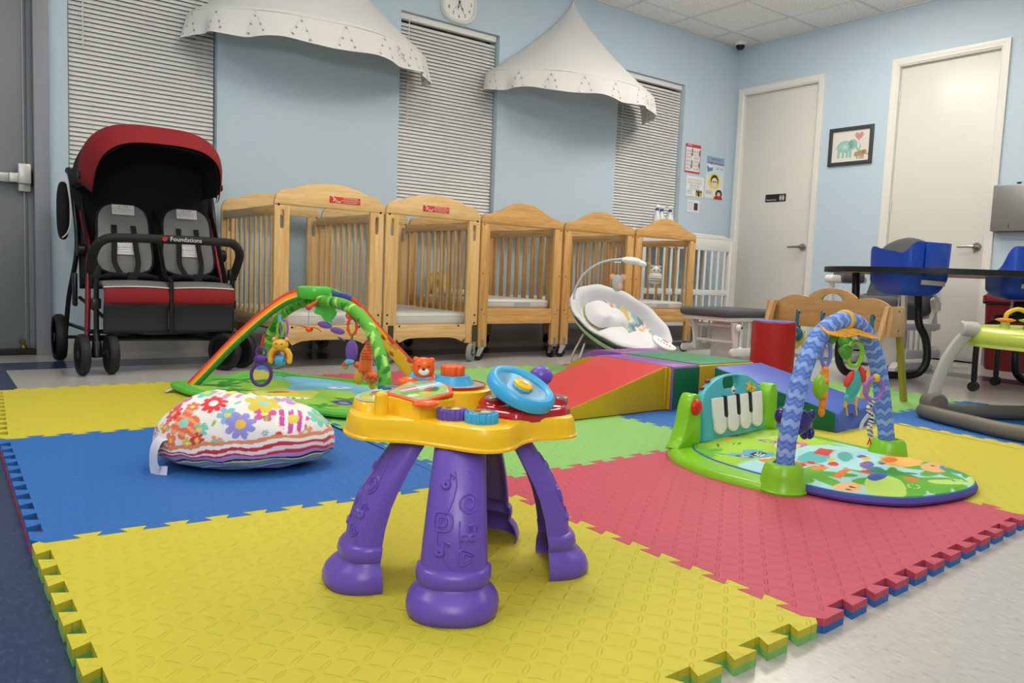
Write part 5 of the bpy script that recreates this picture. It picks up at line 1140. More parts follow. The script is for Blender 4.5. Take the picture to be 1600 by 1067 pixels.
ringloft(g, [bin_ring(.30, .44, 0), bin_ring(.32, .46, .02), bin_ring(.35, .50, .50)]); ob('body', g, BNR, RB_)
g = G(); ringloft(g, [bin_ring(.36, .515, .485), bin_ring(.375, .53, .49), bin_ring(.375, .53, .505)]); ob('handle_rim', g, BLK, RB_)
g = G(); ringloft(g, [bin_ring(.375, .53, .506), bin_ring(.375, .53, .545), bin_ring(.35, .49, .56), bin_ring(.32, .45, .62), bin_ring(.26, .36, .70), bin_ring(.18, .26, .735)]); ob('lid', g, BNR, RB_)
g = G(); g.box((-.155, .0, .635), (.012, .22, .10), .003, T(0, 0, 0)); ob('swing_flap', g, mat('darker red flap', '#55101a', .4), RB_)

# ================================================================ BABY ACTIVITY SEAT (lime)
EX = thing('baby_activity_seat', 'lime green baby activity seat on a curved grey frame, right photo edge', 'activity seat', (3.834, 1.24, MT), -R(37.076))
TAUPE = mat('taupe plastic base', '#6d675e', .5); GREYL = mat('light grey plastic', '#b5b3ac', .4); LIM = mat('pale lime plastic', '#c3d35c', .22)
g = G(); g.tube(spline([(-.535, -.03, .03), (-.50, -.2, .03), (-.40, -.45, .03), (-.1, -.62, .03), (.3, -.5, .03), (.45, -.15, .03), (.32, .1, .03), (.05, .07, .03), (-.3, .04, .03), (-.50, .035, .03)], 10, True), .031, 14, closed=True); ob('base_ring', g, TAUPE, EX)
def exleg(sgn, a):
    M = RZ(a)
    g = G(); g.cyl(tuple(M @ Vector((-.50, -.04, .068))), tuple(M @ Vector((-.50, .04, .068))), .045, bev=.008, seg=24); ob('pivot', g, TAUPE, EX)
    g = G(); P = [tuple(M @ Vector(v)) for v in spline([(-.505, 0, .06), (-.495, 0, .14), (-.47, 0, .23), (-.43, 0, .31), (-.385, 0, .365)], 6)]
    g.sweep(P, rrect(.05, .024, .009, 3), up=tuple(M.to_3x3() @ Vector((0, 1, 0))), scl=[(1, 1)] * len(P)); ob('curved_leg', g, GREYL, EX)
    g = G(); g.cyl(tuple(M @ Vector((-.415, 0, .39))), tuple(M @ Vector((-.345, 0, .386))), .033, bev=.006, seg=24); ob('swivel_joint', g, GREYL, EX)
exleg(1, 0); exleg(1, R(180))
g = G(); g.lathe([(p_.x, p_.y) for p_ in spline([(.13, .352, 0), (.2, .318, 0), (.33, .322, 0), (.354, .335, 0), (.362, .36, 0), (.345, .388, 0), (.30, .400, 0), (.2, .394, 0), (.14, .402, 0), (.12, .40, 0), (.13, .352, 0)], 6)], 96); tr_ = ob('tray', g, LIM, EX, 60)
g = G(); g.lathe([(.345, .316), (.352, .318), (.354, .328), (.345, .330)], 64); ob('tray_lip', g, mat('lime trim', '#d3df72', .3), tr_)
def ring_toy(x, y, z):
    t = thing('bead_loop_toy', 'yellow arch toy with orange and green discs on the lime tray', 'toy', tuple(EX.matrix_basis @ Vector((x, y, z))), -R(37.076))
    g = G(); g.tube(spline([(-.05, 0, .03), (-.045, 0, .065), (-.0, 0, .085), (.045, 0, .065), (.05, 0, .03)], 6), .009, 10); ob('loop', g, mat('warm yellow plastic', '#e2b830', .3), t)
    for (x_, c) in ((-.05, '#ee7a1e'), (.05, '#a7c43a')): g = G(); g.lathe([(0, .028), (.02, .03), (.038, .036), (.038, .04), (.02, .045), (0, .046)], 24, T(x_, 0, 0)); ob('disc', g, mat('disc ' + c, c, .35), t)
    for x_ in (-.05, .05): g = G(); g.cyl((x_, 0, 0), (x_, 0, .03), .022, .016); ob('mount', g, mat('mount ' + ('g' if x_ < 0 else 'o') + ' plastic', '#b7c95a' if x_ < 0 else '#d96a3a', .35), t)
ring_toy(-.19, -.02, .396)
def cow(x, y, z):
    t = thing('cow_toy', 'white box shaped cow toy with pink nose on the lime tray', 'toy', tuple(EX.matrix_basis @ Vector((x, y, z))), -R(37.076))
    g = G(); g.box((0, 0, .03), (.13, .06, .055), .02, seg=4); ob('body', g, WHT, t)
    for x_ in (-.035, .02): g = G(); g.ell((x_, -.03, .035), (.008, .004, .008)); ob('eye', g, mat('maroon eye', '#5d1a1c', .3), t)
    g = G(); g.ell((.055, -.01, .06), (.03, .025, .02)); ob('nose', g, mat('pink plastic', '#e6aaa6', .4), t)
cow(-.06, -.15, .388)
# ================================================================ SOFT CLIMBING BLOCKS
vin = lambda n, c: mat(n + ' vinyl', c, .42, bump=.12, bscale=14, spec=.4)
VR, VY, VG, VB, VP_ = vin('red', '#c9433f'), vin('yellow', '#c9a21c'), vin('dark green', '#17633c'), vin('blue', '#4662bd'), vin('purple', '#86529c'); VGT = vin('mid green', '#418a63')
SIDE = .0008
def soft_block(name, label, loc, rz, prof, W, mtop, mside, cat='foam block'):
    # prof: closed profile in (x, z); extruded along y by W; faces of the profile ends get the side vinyl
    t = thing(name, label, cat, loc, rz, None)
    g = G(); g.prism(prof, W, T(0, W, 0) @ XZ, bev=.006, seg=3); ob('core', g, mtop, t, 50)
    cx_ = sum(p[0] for p in prof) / len(prof); cz_ = sum(p[1] for p in prof) / len(prof)
    sh = [(cx_ + (x - cx_) * .975, cz_ + (z - cz_) * .955) for x, z in prof]
    for nm, y, s in (('front_side', -.0012, 1), ('rear_side', W + .0012, -1)):
        g = G(); g.prism(sh, .0035, T(0, y if s > 0 else y, 0) @ T(0, .0035 if s > 0 else 0, 0) @ XZ, bev=.001); ob(nm, g, mside, t)
    return t
wd = [(0, 0), (.575, 0), (.58, .006), (.582, .18), (.576, .187), (.565, .184), (.01, .038), (0, .03)]
t = soft_block('foam_ramp', 'red topped foam ramp with a yellow side, left part of the climbing set', (1.886, 2.172, MT), R(1.5), wd, .40, VR, VY)
g = G(); g.box((.5765, -.0025, .092), (.018, .009, .182), .004); ob('corner_flap', g, VY, t)
t = thing('foam_block', 'narrow purple topped foam block with a dark green front, right of the red ramp', 'foam block', (2.473, 2.160, MT), 0)
M_ = frame((0, 0, 0), (0, 1, 0), (1, 0, 0))
pr = [(0, 0), (.70, 0)] + [(.34 + .36 * cos(pi / 2 * k / 14) ** .8, .187 * sin(pi / 2 * k / 14) ** .75) for k in range(1, 14)] + [(.34, .187), (.006, .187), (0, .181)]
g = G(); g.prism(pr, .175, M_, bev=.005); ob('core', g, VP_, t, 50)
g = G(); g.prism([(.33 + (a - .33) * .98, .09 + (b - .09) * .95) for a, b in pr], .0035, T(-.0015, 0, 0) @ M_); ob('yellow_side', g, VY, t)
g = G(); g.box((.089, -.001, .093), (.160, .006, .172), .002); ob('front_side', g, VG, t)
t = thing('foam_block', 'purple foam block just behind the square green topped block', 'foam block', (2.662, 2.650, MT), 0)
g = G(); g.prism([(0, 0), (.34, 0)] + [(.10 + .24 * cos(pi / 2 * k / 10) ** .8, .187 * sin(pi / 2 * k / 10) ** .75) for k in range(1, 10)] + [(.10, .187), (.006, .187), (0, .181)], .34, M_, bev=.005); ob('core', g, VP_, t, 50)
t = thing('foam_block', 'square green topped foam block with yellow edges, centre of the climbing set', 'foam block', (2.662, 2.170, MT), 0)
g = G(); g.box((.19, .235, .0915), (.38, .47, .183), .007, seg=3); ob('core', g, VY, t, 50)
g = G(); g.prism(rrect(.365, .455, .01, 3, .19, .235), .006, T(0, 0, .1815), bev=.002); ob('top_panel', g, VGT, t)
wd2 = [(0, 0), (.535, 0), (.54, .006), (.541, .18), (.535, .187), (.525, .184), (.01, .076), (0, .068)]
t = soft_block('foam_ramp', 'blue topped foam ramp with dark green sides, right part of the climbing set', (3.085, 1.592, MT), pi / 2 + R(5.5), wd2, .375, VB, VG)
RL = thing('foam_roller', 'upright red foam cylinder with a blue top', 'foam roller', (3.40, 2.325, MT))
g = G(); g.lathe([(.0, 0), (.10, 0), (.106, .006), (.106, .352), (.103, .357), (0, .358)], 14); ob('core', g, vin('deep red', '#b3211f'), RL, 28)
g = G(); g.lathe([(0, .357), (.102, .357), (.100, .3605), (0, .362)], 28); ob('top_panel', g, VB, RL)

# ================================================================ WOODEN PLAY GYM
BEECH = wood('beech play gym wood', '#c89a66', '#b98753', (1.5, 14, 14), .4); BEECHV = wood('beech play gym leg', '#cba271', '#bd9160', (14, 14, 1.5), .4); MUST = mat('mustard stained leg', '#a08c2e', .5); TQ = mat('teal fabric loop', '#2c6f8c', .8)
WG = thing('wooden_play_gym', 'wooden baby gym with a scalloped bar and hanging toys on a green mat', 'play gym', (3.63, 1.84, MT), pi / 2)
# local x runs along the bar (world +y), local y is world -x
Lb = .635
top = []
for (c, r, z) in ((.115, .125, .375), (.32, .145, .385), (.525, .125, .375)): pass
outl = sp2([(0, .29), (.32, .288), (Lb, .29), (Lb, .345), (Lb - .01, .365)], 2, False)
arc = lambda cx_, cz_, r, a0, a1, n=12: [(cx_ + r * cos(R(a0 + (a1 - a0) * k / n)), cz_ + r * .62 * sin(R(a0 + (a1 - a0) * k / n))) for k in range(n + 1)]
outl = [(0, .333), (Lb, .333), (Lb, .415)] + arc(Lb - .125, .418, .125, 8, 122) + arc(Lb / 2, .44, .155, 32, 148) + arc(.125, .418, .125, 58, 172) + [(0, .415)]
hl = [(Lb / 2 + .055 * cos(R(a)), .474 + .034 * sin(R(a))) for a in range(0, 181, 12)]
holes = [[(x + .0125 * cos(2 * pi * k / 14), .405 + .0125 * sin(2 * pi * k / 14)) for k in range(14)] for x in (.10, .235, .36, .50)]
g = G(); g.prism(outl, .016, T(0, .008, 0) @ XZ, bev=.002, holes=[hl] + holes); ob('bar', g, BEECH, WG)
for x, s in ((-.012, -1), (Lb + .012, 1)):
    g = G(); MM = T(x - .009, 0, 0) @ frame((0, 0, 0), (0, 1, 0), (1, 0, 0)); g.prism([(-.058, .46), (.058, .46), (.075, .32), (-.075, .32)], .018, MM, bev=.002); b_ = ob('end_plate', g, BEECHV, WG)
    for q in (-1, 1):
        g = G(); g.prism([(q * .022, .462), (q * .058, .462), (q * (.215 + .02 * q), 0), (q * (.179 + .02 * q), 0)], .022, T(x - .011 - .021 * s, 0, 0) @ frame((0, 0, 0), (0, 1, 0), (1, 0, 0)), bev=.002); ob('leg', g, BEECHV if q > 0 else MUST, WG, label=None if q > 0 else 'mustard stained leg')
    g = G()
    for (yy, zz) in ((.0, .44), (-.005, .35)): g.cyl((x - .011 * 1, yy, zz), (x + .0095 * (-1), yy, zz), .005, seg=8) if s < 0 else g.cyl((x + .0095, yy, zz), (x + .011, yy, zz), .005, seg=8)
    ob('screw', g, mat('dark screw', '#4a3a28', .5), b_)
GRP = 'toys hanging from the wooden gym'
def gymtoy(x, label, build, L=.085):
    p = WG.matrix_basis @ Vector((x, .0, .405)); t = thing('hanging_toy', label, 'hanging toy', tuple(p), pi / 2, GRP)
    g = G(); g.sweep(spline([(0, .014, -.012), (0, .012, .004), (0, 0, .002), (0, -.012, .004), (0, -.014, -.02), (0, -.008, -L), (0, .008, -L), (0, .014, -.012)], 4), [(-.0008, -.0085), (.0008, -.0085), (.0008, .0085), (-.0008, .0085)], up=(1, 0, 0)); ob('loop', g, TQ, t); build(t, -L)
def sunf(t, z):
    g = G(); g.prism(gearpoly(.050, 8, .007), .012, T(0, .006, z - .05) @ XZ, bev=.003); ob('petals', g, mat('pale yellow felt', '#cfc878', .8), t)
    g = G(); sw = [(.026 * sin(a) * (1 + .25 * cos(a)), -.006, z - .025 - .026 * cos(a)) for a in [2 * pi * k / 20 for k in range(20)]]; g.tube([(q[0], .016, q[2]) for q in sw], .0125, 10, closed=True); ob('ring', g, mat('teal plastic ring', '#1f6a90', .3), t)
gymtoy(.50, 'teal ring on a pale flower, hanging at the far left of the wooden gym', sunf)
def strip(t, z): g = G(); g.tube([(0, 0, z + .01), (0, 0, z - .02)], .009, 8); g.ell((0, 0, z - .035), (.02, .012, .02)); ob('bead', g, mat('teal plastic ring', '#1f6a90', .3), t)
gymtoy(.36, 'teal loop with a bead, second from the left on the wooden gym', strip, .05)
def frog(t, z):
    g = G(); g.ell((0, 0, z - .05), (.035, .025, .03)); g.ell((-.02, 0, z - .02), (.016, .014, .016)); g.ell((.02, 0, z - .02), (.016, .014, .016)); g.ell((0, 0, z - .095), (.03, .02, .025)); ob('body', g, mat('leaf green plastic', '#4f9c34', .35), t)
gymtoy(.235, 'leaf green round toy hanging third from the left on the wooden gym', frog, .08)
def strap_(t, z): g = G(); g.tube([(0, 0, z + .02), (.004, .004, z - .03), (.0, 0, z - .06)], [.008, .007, .003], 8); ob('tail', g, TQ, t)
gymtoy(.10, 'long teal strap hanging nearest the front legs of the wooden gym', strap_, .07)

# ================================================================ PIANO PLAY GYM
LG_ = mat('apple green plastic', '#84c524', .28); AQ = mat('aqua plastic', '#4fb3c4', .3); KEYW = mat('white piano key', '#ebe8e6', .22)
PG = thing('piano_play_gym', 'green baby play gym with a toy piano and a blue striped arch', 'play gym', (2.12, 1.4, MT))
O_ = lambda x, y, z=0.: (x - 2.12, y - 1.4, z)
P2_ = lambda l: [(x - 2.12, y - 1.4) for x, y in l]
# moulded base: a U of green plastic from pod to pod round the piano
lft = [(1.93, 1.66), (1.84, 1.60), (1.775, 1.50), (1.745, 1.38), (1.75, 1.26), (1.765, 1.19), (1.80, 1.155), (1.855, 1.16), (1.875, 1.20), (1.86, 1.28), (1.855, 1.38), (1.88, 1.47), (1.93, 1.545), (2.0, 1.59)]
rgt = [(2.40, 1.70), (2.46, 1.70), (2.50, 1.62), (2.49, 1.5), (2.475, 1.35), (2.47, 1.2), (2.42, 1.165), (2.37, 1.19), (2.375, 1.35), (2.40, 1.5), (2.385, 1.60)]
for l in (lft, rgt):
    o = sp2(P2_(l), 4); g = G(); loft(g, o, [(1.03, 0), (1.03, .005), (1., .012), (.95, .021), (.86, .023)], cx=sum(p[0] for p in o) / len(o), cy=sum(p[1] for p in o) / len(o)); ob('base', g, LG_, PG, 50)
g = G(); g.box(O_(2.19, 1.655, .016), (.42, .05, .03), .008, RZ(0)); ob('rear_bar', g, LG_, PG)
for (x, y) in ((1.812, 1.18), (2.42, 1.212)):
    g = G(); g.lathe([(.062, .0), (.064, .006), (.060, .012), (.056, .04), (.050, .066), (.044, .074), (.028, .075), (.028, .06)], 36, T(*O_(x, y))); ob('pod', g, LG_, PG)
# uprights either side of the piano
for (x, y, a, rb) in ((1.945, 1.612, 6, 1), (2.432, 1.664, 6, 0)):
    Mu = T(*O_(x, y)) @ RZ(R(a))
    g = G(); g.prism(sp2([(-.085, 0), (-.066, .03), (-.046, .08), (-.034, .135), (-.016, .168), (.010, .168), (.026, .145), (.028, .10), (.028, 0)], 4), .05, Mu @ T(0, .03, .018) @ XZ, bev=.006); u_ = ob('upright', g, LG_, PG)
    if not rb: continue
    g = G(); g.ell((0, 0, 0), (.026, .016, .026), Mu @ T(-.006, -.022, .148)); ob('red_button', g, mat('red plastic button', '#cf2a22', .25), u_)
MPN = T(*O_(2.185, 1.627)) @ RZ(R(7.4)) @ RX(R(-8)) @ SCL(1, 1, .93)
po = [(-.195, .03), (.19, .03), (.195, .15)] + [(.195 * cos(R(a)) ** 1 * (1 if a != 90 else 1), .15 + .105 * sin(R(a)) ** .8) for a in range(10, 171, 10)] + [(-.195, .15)]
hd_ = rrect(.108, .044, .020, 5, -.012, .224)
g = G(); g.prism(po, .028, MPN @ T(0, .008, 0) @ XZ, bev=.006, seg=3, holes=[hd_]); pn = ob('piano', g, AQ, PG, 50)
kw = .078
for k in range(4):
    x0 = -.150 + k * .0815; n_ = .024
    l, r_ = x0 - (.0 if k else .0), x0 + kw
    nl, nr = (n_ if k > 0 else 0) * .45, (n_ if k < 3 else 0) * .55
    z1, zb, z0 = .178, .105, .048
    outk = [(l + .006, z0 + .028)] + [(l + kw / 2 + (kw / 2 - .003) * cos(R(a)), z0 + .03 + .03 * sin(R(a))) for a in range(180, 361, 20)] + [(r_ - .003, zb), (r_ - nr, zb + .006), (r_ - nr, z1), (l + nl, z1), (l + nl, zb + .006), (l + .003, zb)]
    g = G(); g.prism(outk, .012, MPN @ T(0, -.019, 0) @ XZ, bev=.004, seg=3); ob('white_key', g, KEYW, pn)
    if k < 3: g = G(); g.prism(rrect(.020, .078, .006, 3, r_ + .002, .142), .010, MPN @ T(0, -.019, 0) @ XZ, bev=.002); ob('black_key', g, BLK, pn)
g = G(); g.prism(gearpoly(.016, 5, .006), .006, MPN @ T(.098, -.018, .200) @ XZ, bev=.0015); g.prism(gearpoly(.013, 5, .005), .008, MPN @ T(.126, -.018, .190) @ XZ, bev=.0015); ob('flower_badge', g, mat('warm yellow plastic', '#e2b830', .3), pn)
g = G(); g.ell((0, 0, 0), (.012, .002, .014), MPN @ T(-.005, -.0205, .196)); bd = ob('brand_badge', g, KEYW, pn); g = G(); g.ell((0, 0, 0), (.009, .002, .004), MPN @ T(-.005, -.0225, .193)); ob('red_patch', g, mat('red print', '#c02028', .5), bd)
for (x, z) in ((-.165, .215), (-.13, .238)): g = G(); g.ell((0, 0, 0), (.011, .009, .006), MPN @ T(x, .0, z)); ob('round_button', g, mat('maroon button', '#7d2436', .3), pn)
# printed mat
mo = sp2(P2_([(2.0, 1.60), (2.36, 1.64), (2.42, 1.5), (2.41, 1.2), (2.405, 1.08), (2.39, .99), (2.32, .915), (2.21, .885), (2.06, .898), (1.945, .938), (1.865, 1.03), (1.84, 1.14), (1.83, 1.3), (1.85, 1.45), (1.91, 1.56)]), 6)
def fabric_mat(name, out, z, parent, base, paint, edge, ew=.006, rings=90, bump_=None):
    n = len(out); cx_ = sum(p[0] for p in out) / n; cy_ = sum(p[1] for p in out) / n; g = G(); uv = []
    den = []
    for a, b in zip(out, out[1:] + out[:1]):
        for k in range(3): den.append((a[0] + (b[0] - a[0]) * k / 3, a[1] + (b[1] - a[1]) * k / 3))
    n = len(den); vs = []; fs = []
    for i in range(rings + 1):
        s = i / rings
        for x, y in den: X, Y = cx_ + (x - cx_) * s, cy_ + (y - cy_) * s; uv.append((X, Y)); vs.append((X, Y, z + (bump_(X, Y, s) if bump_ else 0)))
    for i in range(rings):
        for k in range(n): l = (k + 1) % n; fs.append([i * n + k, (i + 1) * n + k, (i + 1) * n + l, i * n + l])
    g.raw(vs, fs); o = ob(name, g, paintmat('printed play mat fabric', .75, bump=.1, bscale=300), parent, 180, solid=.006, off=-1); U = np.array(uv); p = Paint(U[:, 0], U[:, 1], base); paint(p); p.apply(o.data)
    g = G(); g.tube([(x, y, z - .002 + (bump_(x, y, 1) if bump_ else 0)) for x, y in out], ew, 8, closed=True); ob('mat_edging', g, edge, o)
    return o
def leafy(p, x, y, s, col, a0=0., n=6):
    for k in range(n):
        a = a0 + 2 * pi * k / n; p.ell(x + cos(a) * s * .5, y + sin(a) * s * .5, s * .55, s * .2, col, a)
def paint_piano(p):
    g1, g2, g3, aq = '#9ecb3a', '#5faf2e', '#bfe06a', '#a9dbe0'
    p.put(p.u > -9, g1); p.poly([(-.3, -.06), (.05, -.02), (.3, .0), (.3, -.6), (-.3, -.6)], aq); p.ell(-.05, -.25, .22, .14, aq)
    leafy(p, -.18, -.22, .12, g2, .3); leafy(p, .0, -.42, .17, g2, .8, 7); leafy(p, .23, -.37, .1, g2, .1); p.ell(-.12, -.40, .12, .05, g3, .5); p.ell(.12, -.47, .1, .035, g3, -.2); leafy(p, -.22, .12, .09, g2); leafy(p, .17, .18, .08, g3, .4)
    # round eyed blue creature with striped lenses
    for x in (-.155, -.08): p.ell(x, .03, .04, .04, '#57a7c4'); p.ell(x, .015, .032, .024, '#17181c'); p.rect(x, .015, .05, .004, '#f2f2f2', .3); p.rect(x, .005, .04, .004, '#f2f2f2', .3); p.rect(x, .025, .04, .004, '#f2f2f2', .3)
    p.line([(-.2, -.015), (-.12, -.02), (-.04, .0)], .02, '#57a7c4'); p.line([(-.17, -.03), (-.08, -.025)], .008, '#f4f4f4')
    # lion, monkey, elephant, parrots as plain cartoon blobs
    p.ell(-.12, -.085, .075, .055, '#f0862c'); p.ell(-.14, -.12, .062, .05, '#d1392a'); p.ell(-.145, -.12, .045, .036, '#f2b457'); p.ell(-.16, -.11, .005, .005, '#222')if False else None
    p.ell(-.15, -.112, .005, .006, '#2b1a12'); p.ell(-.13, -.128, .005, .006, '#2b1a12')
    p.ell(.12, .04, .09, .05, '#8f62b4', .3); p.ell(.08, .025, .055, .038, '#f0c08a', .2); p.ell(.14, .02, .02, .02, '#e08ab0'); p.ell(.03, .0, .02, .018, '#e08ab0'); p.ring(.09, .10, .03, .012, '#6a4fa8'); p.ell(.09, .02, .005, .005, '#2b1a12')
    p.ell(.03, -.10, .08, .04, '#5cb8bd', .2); p.rect(.11, -.085, .08, .045, '#cf3f36', .3); p.ell(.12, -.15, .05, .022, '#57b0a8', .5); p.rect(-.03, -.13, .05, .02, '#d8432f', .6); p.ring(-.055, -.15, .028, .012, '#d8432f')
    p.rect(-.08, -.26, .16, .022, '#e8813a', .3); p.ell(.03, -.30, .09, .03, '#3f78b8', .5); p.rect(.0, -.285, .07, .03, '#d8432f', .4); p.ell(-.05, -.34, .05, .02, '#3b5aa8', .2); p.ell(.07, -.26, .022, .022, '#4d88c4')
    p.ell(.16, -.18, .018, .012, '#6a4fa8'); p.ell(.15, -.20, .02, .012, '#e2b830'); p.ell(.1, -.23, .04, .018, '#5b63b0', .3); p.ell(.17, -.245, .03, .012, '#7bbf4a')
    p.ell(.23, -.27, .08, .05, '#f2c063'); p.ell(.2, -.245, .03, .02, '#e8813a'); p.line([(.24, -.22), (.27, -.25)], .014, '#d8432f'); p.ell(.24, -.36, .045, .035, '#f0b884'); p.ell(.25, -.35, .006, .006, '#2b1a12'); p.line([(.29, -.36), (.31, -.40), (.28, -.43)], .01, '#4b6cb8')
    p.line([(.12, -.47), (.15, -.45), (.17, -.48), (.2, -.455)], .006, '#6a6fa0'); p.ring(.27, -.40, .03, .012, '#4a86c4'); p.ring(-.05, -.44, .014, .004, '#b9dc8a'); p.line([(-.12, .14), (-.1, .16)], .006, '#1d1d1d'); p.line([(-.06, .13), (-.04, .12)], .006, '#1d1d1d')
    leafy(p, .08, -.32, .07, '#3f9a34', .5); leafy(p, .30, -.44, .08, '#4ea53a', .2); p.ell(-.02, -.03, .035, .02, '#ee9a3c'); p.ell(.02, -.17, .03, .015, '#d8432f', .4); p.ell(-.1, -.20, .05, .018, '#ee8a3a', .2); p.ell(.06, -.14, .02, .01, '#f2c44a'); p.ell(-.2, -.34, .05, .03, '#f0b884'); p.ell(-.21, -.35, .006, .008, '#2b1a12'); p.ell(-.185, -.345, .006, .008, '#2b1a12'); p.ell(.02, -.4, .035, .02, '#e8762c', .6)
    for k in range(5): p.ell(.0 + k * .05, -.22 - .03 * (k % 2), .012, .006, ('#6a4fa8', '#e2b830', '#d8432f')[k % 3], k)
    for x, y in ((.18, .12), (.22, .06), (-.02, .18)): p.ell(x, y, .03, .015, '#ee9a3c', .5)
fabric_mat('mat', mo, .022, PG, '#9ecb3a', paint_piano, mat('royal blue piping', '#3a5aa8', .6), .006, bump_=lambda x, y, s: .006 * sin(x * 17 + y * 11) * (s < .98) + (-.008 if s > .9 else 0) * 0)
g = G(); g.tube(sp2 and [(x, y, .012) for x, y in [q for q in mo if q[1] < -.25]], .010, 8); ob('mat_underside_edge', g, mat('purple mat underside', '#5a48a0', .7), PG)
# padded arch with chevron stripes
AR = spline([O_(1.813, 1.178, .06), O_(1.816, 1.178, .132), O_(1.833, 1.178, .217), O_(1.867, 1.180, .318), O_(1.914, 1.183, .385), O_(1.975, 1.186, .431), O_(2.065, 1.191, .453), O_(2.15, 1.196, .441), O_(2.229, 1.201, .395), O_(2.301, 1.205, .315), O_(2.356, 1.208, .20), O_(2.40, 1.211, .09), O_(2.418, 1.212, .055)], 30)
g = G(); L_ = len(AR); g.tube(AR, [.024 * (1 + .02 * sin(k * 1.3)) for k in range(L_)], 36)
o = ob('arch', g, paintmat('blue chevron fabric', .8, bump=.1, bscale=250), PG, 180); kk = np.arange(L_ * 36) // 36; aa = (np.arange(L_ * 36) % 36) / 36 * 2 * pi; d_ = np.concatenate([[0], np.cumsum([(AR[i + 1] - AR[i]).length for i in range(L_ - 1)])]); s_ = d_[kk] + .0045 * np.sin(aa * 6)
p = Paint(s_, aa, '#5578cc'); f_ = (s_ / .038) % 1; p.put(f_ < .40, '#8fb0e8'); p.put((f_ > .62) & (f_ < .74), '#7397dc'); p.apply(o.data)
Mid = AR[L_ // 2]
i_ = min(range(L_), key=lambda k: abs(AR[k].x - O_(2.075, 0)[0])); tdir = (AR[i_ + 2] - AR[i_ - 2]).normalized()
g = G(); g.cyl(tuple(AR[i_] - tdir * .009), tuple(AR[i_] + tdir * .009), .029, seg=28, bev=.004); ob('yellow_band', g, mat('warm yellow plastic', '#e2b830', .3), PG)
g = G(); g.sweep([O_(1.93, 1.165, .428), O_(2.0, 1.16, .42), O_(2.08, 1.165, .425), O_(2.16, 1.17, .413), O_(2.20, 1.175, .412)], [(-.02, -.0015), (.02, -.0015), (.02, .0015), (-.02, .0015)], up=(0, -.55, .83)); o = ob('fabric_wing', g, mat('orange patterned fabric', '#f0a32c', .8, var=.35, bscale=70), PG)
# hanging toys
HG = 'toys hanging from the blue arch'
def link(t, M, rx, rz_, r, m, nm='link'): g = G(); g.tube([(rx * cos(a), 0, rz_ * sin(a)) for a in [2 * pi * k / 22 for k in range(22)]], r, 8, closed=True, M=M); return ob(nm, g, m, t)
LNK = lambda n, c: mat(n + ' link plastic', c, .3)
def ht(name, label, x, y, z, cat='hanging toy'): return thing(name, label, cat, (x, y, z), -R(20), HG)
t = ht('lion_rattle', 'orange sun shaped rattle with a green disc hanging under the left of the arch', 1.985, 1.187, .30)
link(t, T(0, 0, .085), .014, .034, .005, LNK('periwinkle', '#6f7fcf')); g = G(); g.tube([(0, 0, .125), (.006, 0, .150)], .004, 6); g.ell((.018, 0, .135), (.016, .006, .022)); ob('leaf', g, mat('leaf green plastic', '#4f9c34', .35), t)
g = G(); g.prism(gearpoly(.045, 9, .007), .016, RZ(R(60)) @ T(0, .008, -.005) @ XZ @ SCL(.7, 1.25, 1), bev=.005); g.ell((0, 0, -.075), (.009, .009, .016)); ob('mane', g, mat('orange rattle plastic', '#f09224', .3), t); g = G(); g.ell((-.02, -.012, -.005), (.022, .02, .034)); ob('disc', g, mat('apple green plastic', '#84c524', .28), t)
t = ht('toucan_toy', 'teal toucan toy on a lime ring hanging in the middle of the arch', 2.15, 1.196, .285)
link(t, T(0, 0, .095), .026, .036, .0065, LNK('lime', '#86c832')); g = G(); g.ell((-.03, 0, .10), (.02, .014, .022)); ob('leaf', g, mat('leaf green plastic', '#4f9c34', .35), t)
g = G(); g.ell((.004, 0, .005), (.022, .015, .045), RY(.25)); g.ell((-.012, 0, -.035), (.012, .010, .014)); ob('body', g, mat('teal toy plastic', '#48b0aa', .35), t)
for (x, z, a) in ((-.016, .022, .5), (.028, .036, -.3)): g = G(); g.ell((0, 0, 0), (.010, .012, .026), T(x, -.004, z) @ RY(a)); ob('wing', g, mat('red toy wing', '#d63a34', .4), t)
for x in (-.016, .018): g = G(); g.tube([(x, 0, -.035), (x - .002, 0, -.06), (x + .004, 0, -.085)], .005, 8); ob('leg', g, mat('warm yellow plastic', '#e2b830', .3), t)
g = G(); g.lathe([(.012, -.004), (.036, -.004), (.038, 0), (.036, .004), (.012, .004), (.012, -.004)], 30, T(.0, 0, -.09) @ RX(pi / 2)); ob('wheel_disc', g, mat('translucent blue disc', '#6a86d8', .1, trans=.5), t)
t = ht('snake_teether', 'striped fabric snake on a purple ring hanging at the right of the arch', 2.262, 1.190, .272)
g = G(); g.tube([((.033) * cos(a), 0, .033 * sin(a)) for a in [2 * pi * k / 30 for k in range(30)]], [.0062 + .0016 * cos(k * 2 * pi / 30 * 9) for k in range(30)], 10, closed=True); ob('ring', g, LNK('violet', '#9a6cc8'), t); g = G(); g.ell((.006, 0, .033), (.011, .011, .013)); ob('clasp', g, mat('warm yellow plastic', '#e2b830', .3), t)
g = G(); SN = spline([(0, 0, -.035), (-.012, 0, -.06), (.004, 0, -.085), (-.004, 0, -.115), (.004, 0, -.145)], 8); g.tube(SN, [.008] * len(SN), 14); o = ob('snake_body', g, paintmat('zebra print plush', .9), t, 180); V = np.array(g.v); p = Paint(V[:, 0], V[:, 2], '#e8e8e4'); p.put(np.sin(V[:, 2] * 520 + V[:, 0] * 300) > .1, '#17171a'); p.put((V[:, 0] > .003) & (V[:, 2] > -.11), '#7cc4b4'); p.apply(o.data)
